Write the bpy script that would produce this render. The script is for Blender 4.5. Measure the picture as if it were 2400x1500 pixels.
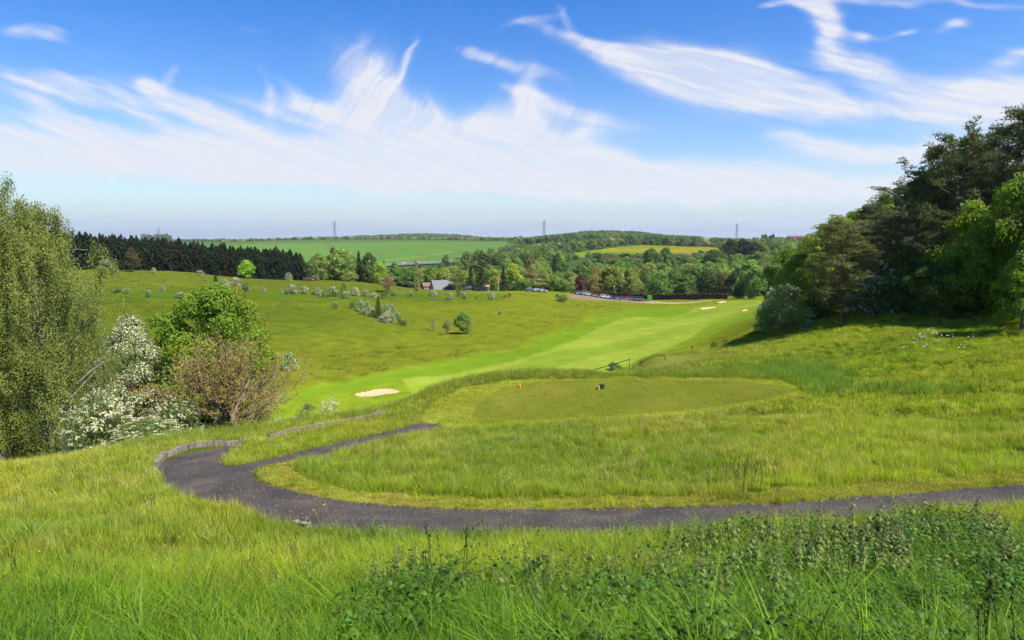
import bpy, math, random
import numpy as np
for _o in list(bpy.data.objects): bpy.data.objects.remove(_o)
R = math.radians
SC = bpy.context.scene
COL = SC.collection
# ---------------------------------------------------------------- camera, sky, sun, exposure
TH = math.atan(192.0/1600.0)                    # downward pitch
_cd = bpy.data.cameras.new('camera'); CAM = bpy.data.objects.new('camera', _cd); COL.objects.link(CAM)
CAM.location = (0, 0, 0); CAM.rotation_euler = (math.pi/2-TH, 0, 0)
_cd.sensor_width = 36; _cd.lens = 24; _cd.clip_start = 0.1; _cd.clip_end = 60000
SC.camera = CAM
SUN_EL, SUN_AZ = 54.0, 116.0                      # azimuth clockwise from the view direction
W = bpy.data.worlds.new('World'); SC.world = W; W.use_nodes = True
_nt = W.node_tree; _nt.nodes.clear()
_sky = _nt.nodes.new('ShaderNodeTexSky'); _sky.sky_type = 'NISHITA'; _sky.sun_disc = False
_sky.sun_elevation = R(SUN_EL); _sky.sun_rotation = R(SUN_AZ)
_sky.altitude = 100; _sky.air_density = 1.0; _sky.dust_density = 0.4; _sky.ozone_density = 2.0
_hs = _nt.nodes.new('ShaderNodeHueSaturation'); _hs.inputs['Saturation'].default_value = 1.50; _hs.inputs['Hue'].default_value = 0.516
_bg = _nt.nodes.new('ShaderNodeBackground'); _bg.inputs['Strength'].default_value = 0.086
_out = _nt.nodes.new('ShaderNodeOutputWorld')
_nt.links.new(_sky.outputs[0], _hs.inputs['Color']); _nt.links.new(_hs.outputs[0], _bg.inputs[0]); _nt.links.new(_bg.outputs[0], _out.inputs[0])
_sd = bpy.data.lights.new('sun', 'SUN'); _sd.energy = 4.6; _sd.angle = R(0.5); _sd.color = (1.0, 0.955, 0.88)
SUNO = bpy.data.objects.new('sun', _sd); COL.objects.link(SUNO)
SUNO.rotation_euler = (R(90-SUN_EL), 0, -R(SUN_AZ)+math.pi)   # points from the sun towards the ground
from mathutils import Vector
_sv = Vector((math.sin(R(SUN_AZ))*math.cos(R(SUN_EL)), math.cos(R(SUN_AZ))*math.cos(R(SUN_EL)), math.sin(R(SUN_EL))))
SUNO.rotation_euler = _sv.to_track_quat('Z', 'Y').to_euler()
SUNO.location = (60, 0, 60)
SC.view_settings.view_transform = 'Standard'; SC.view_settings.look = 'None'
SC.view_settings.exposure = 1.1; SC.view_settings.gamma = 1.0
try:
    SC.cycles.max_bounces = 6; SC.cycles.diffuse_bounces = 3; SC.cycles.transmission_bounces = 3
    SC.cycles.transparent_max_bounces = 6; SC.cycles.volume_bounces = 0
    SC.cycles.use_denoising = True
    SC.cycles.use_adaptive_sampling = True; SC.cycles.adaptive_threshold = 0.02
except Exception: pass

# ---------------------------------------------------------------- helpers
ct, st = math.cos(TH), math.sin(TH)
def pix(px, py):
    """photo pixel -> (u, t): X = u*D, Z = t*D at forward distance D"""
    v = (750-py)/1600.0; yc = ct+v*st
    return (px-1200)/1600.0/yc, (v*ct-st)/yc
def at(px, py, D):
    u, t = pix(px, py); return Vector((u*D, D, t*D))
def proj(X, Y, Z):
    f = Y*ct-Z*st; up = Y*st+Z*ct
    f = np.where(np.abs(f) < 1e-3, 1e-3, f)
    return 1200+1600*X/f, 750-1600*up/f, f
def lin(c):
    return tuple((x/255/12.92 if x/255 <= .04045 else ((x/255+.055)/1.055)**2.4) for x in c)
def tag(o, label=None, cat=None, group=None, kind=None):
    if label: o['label'] = label
    if cat: o['category'] = cat
    if group: o['group'] = group
    if kind: o['kind'] = kind
    return o
def empty(name, loc=(0, 0, 0), rz=0.0):
    o = bpy.data.objects.new(name, None); COL.objects.link(o); o.location = loc; o.rotation_euler = (0, 0, rz)
    o.empty_display_size = .3
    return o
def link(name, me, mat=None, parent=None):
    o = bpy.data.objects.new(name, me)
    if mat is not None and len(me.materials) == 0: me.materials.append(mat)
    COL.objects.link(o)
    if parent: o.parent = parent
    return o
def mesh_np(name, verts, faces, smooth=True, attrs=None):
    """verts (n,3), faces (m,k) with a constant k (3 or 4)"""
    verts = np.asarray(verts, np.float32); faces = np.asarray(faces, np.int32)
    me = bpy.data.meshes.new(name)
    me.vertices.add(len(verts)); me.vertices.foreach_set('co', verts.ravel())
    k = faces.shape[1]; m = len(faces)
    me.loops.add(m*k); me.loops.foreach_set('vertex_index', faces.ravel())
    me.polygons.add(m); me.polygons.foreach_set('loop_start', np.arange(m, dtype=np.int32)*k)
    me.update(calc_edges=True)
    me.polygons.foreach_set('use_smooth', np.full(m, smooth))
    for an, (dom, typ, arr) in (attrs or {}).items():
        a = me.attributes.new(an, typ, dom)
        arr = np.asarray(arr, np.float32)
        a.data.foreach_set('color' if 'COLOR' in typ else ('vector' if typ == 'FLOAT_VECTOR' else 'value'), arr.ravel())
    return me
def join_np(parts):
    """parts: list of (verts, faces); same k"""
    vs, fs, n = [], [], 0
    for v, f in parts:
        v = np.asarray(v, float); f = np.asarray(f, int)
        vs.append(v); fs.append(f+n); n += len(v)
    return np.concatenate(vs), np.concatenate(fs)
def box(cx, cy, cz, sx, sy, sz, rz=0.0, top=1.0, topy=None):
    """box as (verts, quads); top = scale of the top face"""
    topy = top if topy is None else topy
    v = []
    for z, kx, ky in ((-.5, 1, 1), (.5, top, topy)):
        for x, y in ((-.5, -.5), (.5, -.5), (.5, .5), (-.5, .5)):
            v.append((x*sx*kx, y*sy*ky, z*sz))
    v = np.array(v); c, s = math.cos(rz), math.sin(rz)
    v = np.stack([v[:, 0]*c-v[:, 1]*s+cx, v[:, 0]*s+v[:, 1]*c+cy, v[:, 2]+cz], 1)
    f = np.array([(0, 3, 2, 1), (4, 5, 6, 7), (0, 1, 5, 4), (1, 2, 6, 5), (2, 3, 7, 6), (3, 0, 4, 7)])
    return v, f
def tube(pts, rad, n=6):
    """tapered tube along a polyline, quads"""
    pts = np.asarray(pts, float); m = len(pts)
    rad = np.full(m, rad) if np.isscalar(rad) else np.asarray(rad, float)
    d = np.gradient(pts, axis=0); d /= np.linalg.norm(d, axis=1)[:, None]+1e-9
    ref = np.where(np.abs(d[:, 2:3]) > .9, np.array([[1., 0, 0]]), np.array([[0, 0, 1.]]))
    a = np.cross(d, ref); a /= np.linalg.norm(a, axis=1)[:, None]+1e-9; b = np.cross(d, a)
    ang = np.arange(n)*2*math.pi/n
    v = (pts[:, None, :]+rad[:, None, None]*(np.cos(ang)[None, :, None]*a[:, None, :]+np.sin(ang)[None, :, None]*b[:, None, :])).reshape(-1, 3)
    i = np.arange(m-1)[:, None]*n; j = np.arange(n)[None, :]; j2 = (j+1) % n
    f = np.stack([i+j, i+j2, i+n+j2, i+n+j], -1).reshape(-1, 4)
    return v, f
_lat = {}
def vnoise(x, y, seed=0):
    """smooth value noise 0..1"""
    if seed not in _lat: _lat[seed] = np.random.RandomState(seed+7).rand(256, 256).astype(np.float32)
    L = _lat[seed]; x = np.asarray(x, float); y = np.asarray(y, float)
    xi = np.floor(x).astype(int); yi = np.floor(y).astype(int); fx = x-xi; fy = y-yi
    fx = fx*fx*fx*(fx*(fx*6-15)+10); fy = fy*fy*fy*(fy*(fy*6-15)+10)
    x0 = xi & 255; x1 = (xi+1) & 255; y0 = yi & 255; y1 = (yi+1) & 255
    return (L[x0, y0]*(1-fx)+L[x1, y0]*fx)*(1-fy)+(L[x0, y1]*(1-fx)+L[x1, y1]*fx)*fy
def fbm(x, y, oct=4, seed=0, gain=.5):
    s = 0; a = 1; n = 0
    for k in range(oct):
        s = s+a*vnoise(x*2**k+17.3*k, y*2**k+9.1*k, seed+k); n += a; a *= gain
    return s/n
def sstep(a, b, x):
    t = np.clip((x-a)/(b-a), 0, 1); return t*t*(3-2*t)
def poly_sd(px, py, poly):
    """signed distance (positive inside) of points to a polygon"""
    P = np.array(poly, float); Q = np.roll(P, -1, 0)
    d = np.full(px.shape, 1e18); ins = np.zeros(px.shape, bool)
    for (ax, ay), (bx, by) in zip(P, Q):
        ex, ey = bx-ax, by-ay; wx, wy = px-ax, py-ay
        h = np.clip((wx*ex+wy*ey)/(ex*ex+ey*ey+1e-9), 0, 1)
        d = np.minimum(d, (wx-ex*h)**2+(wy-ey*h)**2)
        c = ((ay > py) != (by > py)) & (px < (bx-ax)*(py-ay)/((by-ay) if by != ay else 1e-9)+ax)
        ins ^= c
    d = np.sqrt(d); return np.where(ins, d, -d)
# ---------------------------------------------------------------- the lie of the land
# height marks read from the view: (px, py, forward distance in metres)
CP = []
def c(px, py, D=None, z=None):
    u, t = pix(px, py)
    if D is None: D = z/t
    X, Y, Z = u*D, D, t*D; r = math.hypot(X, Y); CP.append((math.atan2(X, Y), math.log(r), Z/r))
def w(px, D, z):                                  # a mark given by its height (hidden ground)
    u = (px-1200)/1600.0/ct; X = u*D; r = math.hypot(X, D); CP.append((math.atan2(X, D), math.log(r), z/r))
for a in np.linspace(-3.14, 3.14, 13):
    CP.append((a, math.log(.6), -1.7/.6)); CP.append((a, math.log(1.4), -1.78/1.4)); 
    if abs(a) > 1.2:
        CP.append((a, math.log(3.0), -1.8/3)); CP.append((a, math.log(8.), -2.2/8)); CP.append((a, math.log(25.), (-2.0-2*(a < 0))/25))
        CP.append((a, math.log(80.), (-2-8*(a < 0))/80)); CP.append((a, math.log(400.), -5/400)); CP.append((a, math.log(2500.), -5/2500)); CP.append((a, math.log(12000.), -.0012))
for a in (-.75, -.35, 0, .35, .75): CP.append((a, math.log(2.6), -2.1/2.6))
for px in (-150, 400, 900, 1400, 1900, 2500): c(px, 1500, 4.9)
c(0, 1400, 6.6); c(0, 1250, 11); c(0, 1160, 16); c(0, 1096, 21.5)
c(-300, 1096, 20); c(-300, 1300, 8)
c(400, 1400, 6.8); c(300, 1250, 11.2); c(250, 1150, 16); c(150, 1076, 22.5); c(300, 1048, 24)
c(370, 1100, 18); c(600, 1110, 16.6); c(560, 1190, 13.2); c(700, 1234, 12); c(450, 1026, 25.5)
c(640, 1003, 28); c(780, 983, 30.5); c(900, 962, 33.5); c(1000, 922, 37.5); c(520, 1085, 18.6); c(570, 1043, 22.5); c(760, 1040, 22.3); c(760, 1005, 26.5)
c(1000, 1240, 11.7); c(1000, 1350, 7.8); c(1000, 1188, 13.9); c(1000, 1100, 18.6); c(1000, 1005, 27)
c(1400, 1240, 11.7); c(1400, 1350, 7.7); c(1400, 1190, 13.9); c(1500, 1100, 19); c(1500, 1020, 25.6)
c(1900, 1230, 11.3); c(1900, 1172, 13.6); c(1900, 1080, 19); c(1900, 1000, 25); c(1950, 930, 33)
c(2400, 1190, 11.6); c(2400, 1133, 14); c(2400, 1060, 18.5); c(2400, 1000, 23); c(2200, 1350, 7.2); c(2400, 900, 32); c(2400, 800, 42); c(2400, 722, 51)
c(2700, 722, 42); c(2700, 1000, 18)
for px, py in ((1085, 975), (1250, 970), (1400, 962), (1550, 945), (1700, 925), (1150, 912), (1250, 893), (1400, 889), (1550, 889), (1700, 893), (1800, 905)): c(px, py, z=-8.0)
c(1100, 893, 43); c(1200, 882, 45); c(1350, 878, 43.5); c(1500, 879, 41.5); c(1650, 878, 42); c(1800, 880, 42.5)
c(1880, 905, 37.5); c(1900, 870, 43); c(2100, 850, 41); c(2100, 780, 50); c(2250, 710, 57)
c(2000, 762, 57); c(1900, 775, 60); c(1800, 790, 63); c(1800, 835, 51); c(1700, 808, 66); c(1700, 845, 52)
c(1760, 770, 78); c(1600, 835, 58); c(1600, 860, 49); c(1500, 858, 53); c(1530, 838, 60); c(1600, 826, 64); c(1650, 815, 69)
# hidden slope beyond the crest, down to the valley floor
for px, D0, z0 in ((-500, 22, -7.2), (-250, 22, -7.2), (0, 21.5, -7.2), (150, 22.5, -7.3), (300, 24, -7.4), (450, 25.5, -7.7), (640, 28, -8), (780, 30.5, -8.2), (900, 33.5, -8.5), (1000, 37.5, -8.6)):
    w(px, D0*1.32, z0-4.0); w(px, D0*1.9, z0-9.0)
w(-500, 65, -17); w(-250, 65, -18); w(0, 65, -18.5); w(150, 68, -18.8); w(300, 70, -19); w(450, 70, -19.2)
w(1100, 52, -13.5); w(1200, 54, -13.5); w(1350, 53, -13); w(1440, 53, -12); w(1200, 75, -19); w(1350, 75, -18.5); w(1100, 70, -18.5); w(1450, 78, -18)
w(1530, 76, -15); w(1620, 85, -16); w(1700, 95, -17.5)
# fairway on the valley floor
c(640, 970, z=-19.5); c(720, 955, z=-19.5); c(880, 920, z=-19.5); c(1000, 880, z=-20); c(1200, 840, z=-20.5); c(1350, 865, z=-20); c(1480, 838, z=-20.2)
c(1400, 800, z=-21); c(1600, 770, z=-21.6); c(1600, 795, z=-20.2); c(1700, 730, z=-23); c(1700, 705, z=-24.3); c(1700, 765, z=-20.4); c(1500, 712, z=-25); c(1450, 702, z=-25.6); c(1500, 760, z=-22.2)
c(1560, 735, z=-23.4); c(1780, 703, z=-23.8); c(1780, 740, z=-17)
# hillside opposite
c(100, 800, 115); c(100, 700, 165); c(100, 640, 215)
c(300, 900, 92); c(300, 800, 118); c(300, 740, 145); c(300, 690, 172); c(300, 678, 182); c(300, 650, 212); c(250, 636, 228)
c(500, 870, 96); c(500, 740, 148); c(500, 690, 178); c(500, 655, 232); c(450, 643, 245)
c(700, 880, 95); c(700, 840, 108); c(700, 800, 122); c(700, 750, 146); c(700, 705, 180); c(700, 687, 198); c(700, 660, 262)
c(900, 850, 107); c(900, 800, 128); c(900, 750, 155); c(900, 700, 200); c(850, 665, 262)
c(1000, 820, 122); c(1000, 790, 141); c(1000, 750, 166); c(1000, 700, 213); c(1000, 683, 240); c(960, 678, 262)
c(1200, 770, 160); c(1200, 720, 204); c(1200, 695, 236); c(1130, 686, 252); c(1260, 688, 258); c(1350, 740, 190); c(1350, 700, 255); c(1330, 690, 275)
# beyond the crest: valley of trees
w(0, 330, -14); w(250, 330, -17); w(500, 340, -19); w(700, 350, -21); w(900, 330, -22); w(1050, 300, -23); w(1200, 320, -25); w(1400, 340, -27); w(1600, 330, -27); w(1800, 330, -27)
w(-300, 300, -8)
w(700, 480, -28); w(900, 520, -33); w(1100, 520, -35); w(1300, 480, -33); w(1500, 440, -31); w(1700, 430, -29); w(1900, 430, -27)
w(300, 600, -24); w(0, 600, -20); w(-400, 600, -12)
c(560, 590, 800); c(720, 610, 800); c(900, 613, 820); c(1060, 606, 820); c(1180, 600, 780)
c(500, 577, 1300); c(700, 574, 1500); c(900, 570, 1650); c(1100, 568, 1500); c(1200, 569, 1350)
c(1300, 612, 640); c(1500, 603, 760); c(1650, 600, 780); c(1400, 592, 900); c(1500, 576, 1080); c(1650, 580, 1080); c(1350, 583, 1000)
c(1800, 612, 620); c(1800, 580, 1000); c(1560, 572, 1300); c(1350, 566, 1350); c(1250, 580, 1050)
c(1400, 560, 1700); c(1500, 560, 1700); c(1700, 562, 1900); c(1850, 560, 1700); c(1300, 562, 1700)
c(300, 568, 2400); c(100, 568, 2400); c(520, 567, 2600); c(700, 561, 2600); c(900, 558, 2800); c(1050, 559, 2800); c(1150, 563, 2600)
for px in (-300, 100, 400, 700, 900, 1100, 1400, 1700, 2000): c(px, 561, 6000)
for px in (-600, -200, 300, 800, 1300, 1800, 2300, 2800): c(px, 560, 9500)
# right flank behind the wood
w(1900, 90, -8); w(2000, 90, -5); w(2200, 90, -1); w(2400, 80, 1); w(2600, 70, 0); w(2800, 50, -2)
w(1900, 150, -15); w(2100, 150, -3); w(2400, 150, 5); w(2700, 150, 5); w(2100, 350, -18); w(2400, 400, -8); w(2200, 900, -12); w(2600, 900, -8); w(2200, 2500, -3)
CP = np.array(CP); _, _i = np.unique(np.round(CP[:, :2], 4), axis=0, return_index=True); CP = CP[np.sort(_i)]
KA, C0 = 2.4, .13
def _ker(a, l, P):
    return np.sqrt((KA*(a[:, None]-P[None, :, 0]))**2+(l[:, None]-P[None, :, 1])**2+C0*C0)
_M = _ker(CP[:, 0], CP[:, 1], CP); n_ = len(CP)
_A = np.zeros((n_+1, n_+1)); _A[:n_, :n_] = _M-np.eye(n_)*-0.002; _A[:n_, n_] = 1; _A[n_, :n_] = 1
# interpolate y = t*r^0.5 so that near and far carry similar weight
def _g(l): return np.exp(.35*l)
_wts = np.linalg.solve(_A, np.append(CP[:, 2]*_g(CP[:, 1]), 0))
AZ = np.concatenate([np.linspace(-math.pi, -.84, 60, endpoint=False), np.linspace(-.84, .84, 1060, endpoint=False), np.linspace(.84, math.pi, 61)])
LR = np.concatenate([np.arange(math.log(.6), math.log(4.), .05), np.arange(math.log(4.), math.log(60.), .0042),
                     np.arange(math.log(60.), math.log(420.), .0040), np.arange(math.log(420.), math.log(3500.), .012), np.linspace(math.log(3500.), math.log(8800.), 14)])
NA, NR = len(AZ), len(LR)
# coarse evaluation, then smooth upsampling by bilinear
_ca = AZ[::4]; _ca = np.append(_ca, AZ[-1]) if _ca[-1] != AZ[-1] else _ca
_cl = LR[::5]; _cl = np.append(_cl, LR[-1]) if _cl[-1] != LR[-1] else _cl
_T = np.zeros((len(_ca), len(_cl)))
for _k, _a in enumerate(_ca):
    _T[_k] = (_ker(np.full(len(_cl), _a), _cl, CP)@_wts[:n_]+_wts[n_])/_g(_cl)
def _b2(ga, gl, F, a, l):
    i = np.clip(np.searchsorted(ga, a)-1, 0, len(ga)-2); j = np.clip(np.searchsorted(gl, l)-1, 0, len(gl)-2)
    fa = np.clip((a-ga[i])/(ga[i+1]-ga[i]), 0, 1); fl = np.clip((l-gl[j])/(gl[j+1]-gl[j]), 0, 1)
    return (F[i, j]*(1-fa)+F[i+1, j]*fa)*(1-fl)+(F[i, j+1]*(1-fa)+F[i+1, j+1]*fa)*fl
GA, GL = np.meshgrid(AZ, LR, indexing='ij')
GT = _b2(_ca, _cl, _T, GA, GL)
GR = np.exp(GL); GX = np.sin(GA)*GR; GY = np.cos(GA)*GR; GZ = GT*GR
PX, PY, _f = proj(GX, GY, GZ); INV = (_f > .5) & (np.abs(GA) < 1.0)
# ---- regions drawn as outlines (in view coordinates, limited in distance) and laid on the land
def region(poly, r0, r1, soft=3.0, wob=0.0, wl=40.0):
    P = np.array(poly); m = INV & (GR > r0) & (GR < r1) & (PX > P[:, 0].min()-40) & (PX < P[:, 0].max()+40) & (PY > P[:, 1].min()-30) & (PY < P[:, 1].max()+30)
    Wt = np.zeros(GX.shape)
    x, y = PX[m], PY[m]
    sd = poly_sd(x, y, poly)
    if wob: sd = sd+(fbm(x/wl, y/wl*2.2, 3, 55)-.5)*2*wob
    Wt[m] = sstep(-soft, soft, sd)
    return Wt
PATH = [(2520, 1128), (2400, 1134), (2300, 1141), (2200, 1148), (2100, 1156), (2000, 1165), (1900, 1172), (1700, 1181), (1500, 1188), (1300, 1191), (1150, 1191), (1050, 1190), (950, 1186), (850, 1176), (750, 1159), (680, 1144), (620, 1128), (598, 1112),
        (606, 1100), (650, 1086), (720, 1071), (800, 1053), (900, 1031), (1000, 1011), (1058, 999), (1020, 994), (985, 989), (950, 995), (920, 1005), (860, 1020), (760, 1041), (680, 1060), (620, 1075), (570, 1084), (520, 1087), (524, 1074), (545, 1060), (572, 1044), (560, 1040), (500, 1049), (430, 1061), (385, 1074), (365, 1095),
        (372, 1115), (395, 1142), (430, 1165), (480, 1181), (560, 1196), (640, 1217), (700, 1236), (900, 1246), (1100, 1248), (1300, 1248), (1500, 1246), (1700, 1240), (1900, 1228), (2100, 1210), (2400, 1180), (2520, 1170)]
TEE = [(1105, 975), (1120, 945), (1165, 915), (1228, 898), (1350, 890), (1500, 890), (1650, 891), (1760, 896), (1850, 909), (1870, 918), (1800, 935), (1700, 950), (1600, 962), (1500, 970), (1400, 978), (1250, 984), (1120, 982)]
TEE_C = [(985, 985), (1020, 940), (1090, 905), (1180, 890), (1300, 884), (1500, 884), (1700, 884), (1800, 888), (1880, 903), (1890, 925), (1800, 945), (1600, 975), (1300, 992), (1060, 1003)]
TEE2 = [(1496, 860), (1510, 845), (1540, 836), (1620, 829), (1730, 826), (1735, 831), (1660, 840), (1600, 852), (1545, 862)]
FAIR = [(945, 893), (1000, 881), (1100, 868), (1200, 851), (1290, 822), (1350, 800), (1395, 772), (1440, 752), (1500, 742), (1570, 746), (1612, 733), (1630, 722), (1700, 712), (1790, 700), (1800, 712), (1735, 735), (1680, 752), (1640, 775), (1620, 790), (1560, 815), (1500, 838), (1440, 870), (1300, 900), (1080, 930), (1000, 955), (930, 975), (700, 1000), (760, 970), (830, 968), (930, 945), (968, 920)]
SEMI = [(560, 1010), (640, 930), (720, 905), (850, 880), (1000, 850), (1150, 825), (1250, 795), (1330, 765), (1400, 738), (1480, 722), (1590, 715), (1800, 697), (1800, 740), (1720, 765), (1640, 800), (1560, 825), (1400, 875), (1100, 960), (800, 1010)]
BRIGHT = [(690, 925), (800, 900), (950, 868), (1100, 850), (1220, 828), (1300, 795), (1370, 765), (1430, 742), (1480, 725), (1590, 722), (1600, 735), (1570, 746), (1500, 742), (1440, 752), (1395, 772), (1350, 800), (1290, 822), (1200, 851), (1100, 868), (1000, 881), (945, 893), (850, 910), (700, 945)]
VERGE = [(598, 1112), (606, 1098), (650, 1082), (700, 1073), (690, 1098), (700, 1115), (780, 1135), (900, 1158), (1050, 1168), (1300, 1170), (1500, 1166), (1700, 1158), (1900, 1140), (2100, 1125), (2400, 1102), (2520, 1095), (2520, 1130), (2400, 1136), (2200, 1150), (2000, 1166), (1700, 1183), (1500, 1190), (1150, 1193), (950, 1188), (850, 1178), (750, 1161), (680, 1146), (620, 1130)]
M_path = region(PATH, 8, 40, 1.8, 2.2, 14)
M_tee = region(TEE, 27, 42.5, 1.2, 1.0, 30)
M_teec = region(TEE_C, 24, 44, 4.0, 4, 40)
M_tee2 = region(TEE2, 44, 72, 2.0)
M_fair = region(FAIR, 60, 320, 4, 4, 60)
M_semi = region(SEMI, 55, 330, 9, 9, 80)
M_bright = region(BRIGHT, 60, 330, 9, 6, 60)
M_verge = region(VERGE, 8, 30, 4, 5, 25)
BUNK = [[(828, 925), (850, 921), (872, 917), (892, 913), (915, 912), (936, 915), (934, 920), (900, 924), (875, 928), (845, 929)],
        [(600, 925), (615, 919), (632, 920), (638, 927), (620, 931)],
        [(1640, 722), (1660, 719), (1680, 719), (1676, 723), (1655, 726), (1645, 726)],
        [(1681, 709), (1692, 706.5), (1704, 706.5), (1701, 709), (1688, 710.5)],
        [(1738, 728), (1746, 726), (1754, 726.5), (1750, 729), (1741, 730)]]
BUNK_R = [(70, 95), (60, 95), (150, 300), (200, 330), (120, 300)]
M_bunk = [region(b, r[0], r[1], .9) for b, r in zip(BUNK, BUNK_R)]
# a bunker is a hollow with a raised lip
for b, r in zip(BUNK, BUNK_R):
    lip = region([(x, y) for x, y in b], r[0], r[1], 6.0)
    GZ += (-.12*sstep(.3, .95, lip)+.03*np.exp(-((lip-.35)/.2)**2)*(lip > .02))*(r[0] < 100)
GZ -= .05*M_path
# small relief
_rough = 1-np.clip(M_path+M_tee+M_tee2+M_fair+sum(M_bunk), 0, 1)
_n1 = fbm(GX/2.2, GY/2.2, 3, 3)-.5
GZ += np.where(GR < 90, _n1*.34*sstep(4, 12, GR)*_rough*(1-.85*M_teec)*(1-.7*M_verge), 0)
_n2 = fbm(GX/9, GY/9, 4, 11)-.5
GZ += _n2*np.clip((GR-60)/60, 0, 1)*.9*(1-.85*np.clip(M_semi+sum(M_bunk), 0, 1))*(GR < 2500)
GZ += (fbm(GX/24, GY/24, 3, 5)-.5)*1.2*M_semi*(1-.6*M_tee)
def ground(X, Y):
    """height of the land at world points"""
    X = np.asarray(X, float); Y = np.asarray(Y, float)
    return _b2(AZ, LR, GZ, np.arctan2(X, Y), np.log(np.maximum(np.hypot(X, Y), .61)))
def gpt(px, D):
    """point on the land in column px at forward distance D"""
    u = (px-1200)/1600.0/ct
    for _ in range(3):                            # the column leans a little with the pitch
        z = float(ground(u*D, D)); f = D*ct-z*st; u = (px-1200)/1600.0*f/D
    return Vector((u*D, D, z))
def gray(px, py, r0=3.0, r1=12000.0):
    """first point where the view ray through a pixel meets the land"""
    u, t = pix(px, py); D = np.exp(np.linspace(math.log(r0), math.log(r1), 1500))
    z = ground(u*D, D); k = np.nonzero(z >= t*D)[0]
    i = k[0] if len(k) else len(D)-1
    return Vector((u*D[i], D[i], float(z[i])))
# ---- colours of the land (albedo)
def A(c, k=1.0): return np.array(lin(c))*k
KB = .44                                          # picture value -> albedo
alb = np.zeros(GX.shape+(3,)); alb[:] = A((140, 150, 44), KB)
def paint(Wt, col):
    global alb
    alb = alb*(1-Wt[..., None])+np.asarray(col)[None, None, :]*Wt[..., None]
# the opposite hillside, darker and browner high up
paint(sstep(95, 165, GR)*sstep(1250, 700, PX)*(GR < 400), A((114, 134, 42), KB))
paint(sstep(110, 150, GR)*sstep(1000, 450, PX)*(GR < 400)*.7, A((92, 114, 40), KB))
paint(sstep(185, 215, GR)*sstep(1200, 900, PX)*(GR < 400), A((112, 126, 46), KB))
paint((GR > 60)*(GR < 400)*sstep(.5, .75, fbm(GX/30, GY/14, 3, 21))*.4, A((134, 146, 48), KB))
paint((GR > 60)*(GR < 400)*sstep(.55, .8, fbm(GX/22, GY/22, 3, 31))*.3, A((100, 108, 38), KB))
paint((GR > 55)*(GR < 330)*sstep(1000, 1300, PX)*INV*.5, A((144, 160, 48), KB))
_hl = (PY-(684+(PX-600)*.012)); paint(INV*(GR > 150)*(GR < 260)*np.exp(-((_hl-8)/9)**2)*(PX < 1180)*.55, A((88, 128, 34), KB))
paint(M_semi, A((144, 174, 52), KB))
paint(M_semi*sstep(.45, .7, fbm(GX/14, GY/14, 3, 41))*.5, A((150, 172, 46), KB))
paint(M_bright*.55, A((122, 166, 38), KB))
paint(M_fair, A((170, 193, 76), KB))
# mowing stripes along the fairway
_str = (.5+.5*np.sin((GX*.82-GY*.57)*2*math.pi/15.0+2.2*fbm(GX/40, GY/40, 2, 8)))
paint(M_fair*sstep(.35, .65, _str)*.8, A((150, 182, 60), KB))
paint(M_fair*sstep(.5, .8, fbm(GX/16, GY/16, 4, 77))*.35, A((182, 192, 84), KB))
for k, b in enumerate(BUNK): paint(region(b, *BUNK_R[k], soft=7)*(1-M_bunk[k])*.35, A((120, 140, 50), KB))
# meadow on the near side
_near = (GR < 58)*1.0
paint(_near*(1-M_semi), A((98, 118, 36), KB))
paint(M_teec, A((158, 168, 62), KB)); paint(M_teec*sstep(.5, .75, fbm(GX/1.5, GY/1.5, 3, 91))*.5, A((160, 165, 80), KB))
paint(M_tee, A((132, 144, 54), KB)); paint(M_tee*sstep(.45, .8, fbm(GX/2.5, GY/5, 4, 93))*.5, A((156, 152, 66), KB))
paint(M_tee2, A((138, 146, 70), KB))
paint(M_verge, A((150, 156, 66), KB)); paint(M_verge*sstep(.55, .75, fbm(GX/.6, GY/.6, 3, 95))*.6, A((172, 140, 92), KB))
# far country
GF = [(480, 575), (620, 571), (800, 569), (1000, 567), (1180, 566), (1230, 572), (1190, 585), (1100, 604), (1000, 618), (880, 622), (700, 618), (500, 600)]
YF = [(1330, 597), (1380, 588), (1450, 579), (1540, 572), (1620, 575), (1690, 581), (1690, 598), (1600, 602), (1500, 606), (1400, 604), (1340, 602)]
paint((GR > 400)*1.0, A((84, 110, 56), KB)); paint((GR > 400)*sstep(.5, .6, fbm(GX/260, GY/500, 3, 61))*1.0, A((100, 128, 62), KB))
M_gf = region(GF, 560, 2300, .8); M_yf = region(YF, 560, 1300, .8)
paint(M_gf, A((112, 152, 70), KB)); _tl = np.abs(PY-(606-(PX-940)*.205+8*np.sin((PX-940)/70.)))
paint(M_gf*(PX > 900)*(PX < 1060)*np.exp(-(_tl/1.3)**2)*.8, A((160, 180, 110), KB)); paint(M_gf*sstep(.6, .9, .5+.5*np.sin((GX*.9+GY*.25)/9.0))*.25, A((98, 138, 62), KB))
paint(M_yf, A((146, 164, 48), KB)); paint(M_yf*sstep(.5, .65, fbm(GX/60, GY/60, 3, 63))*.8, A((186, 172, 40), KB))
paint(region([(1180, 578), (1220, 575), (1280, 576), (1270, 581), (1200, 588)], 500, 2300, 1), A((120, 158, 62), KB))
paint(region([(1590, 611), (1640, 608), (1650, 613), (1600, 616)], 400, 1300, 1), A((110, 160, 60), KB))
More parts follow.
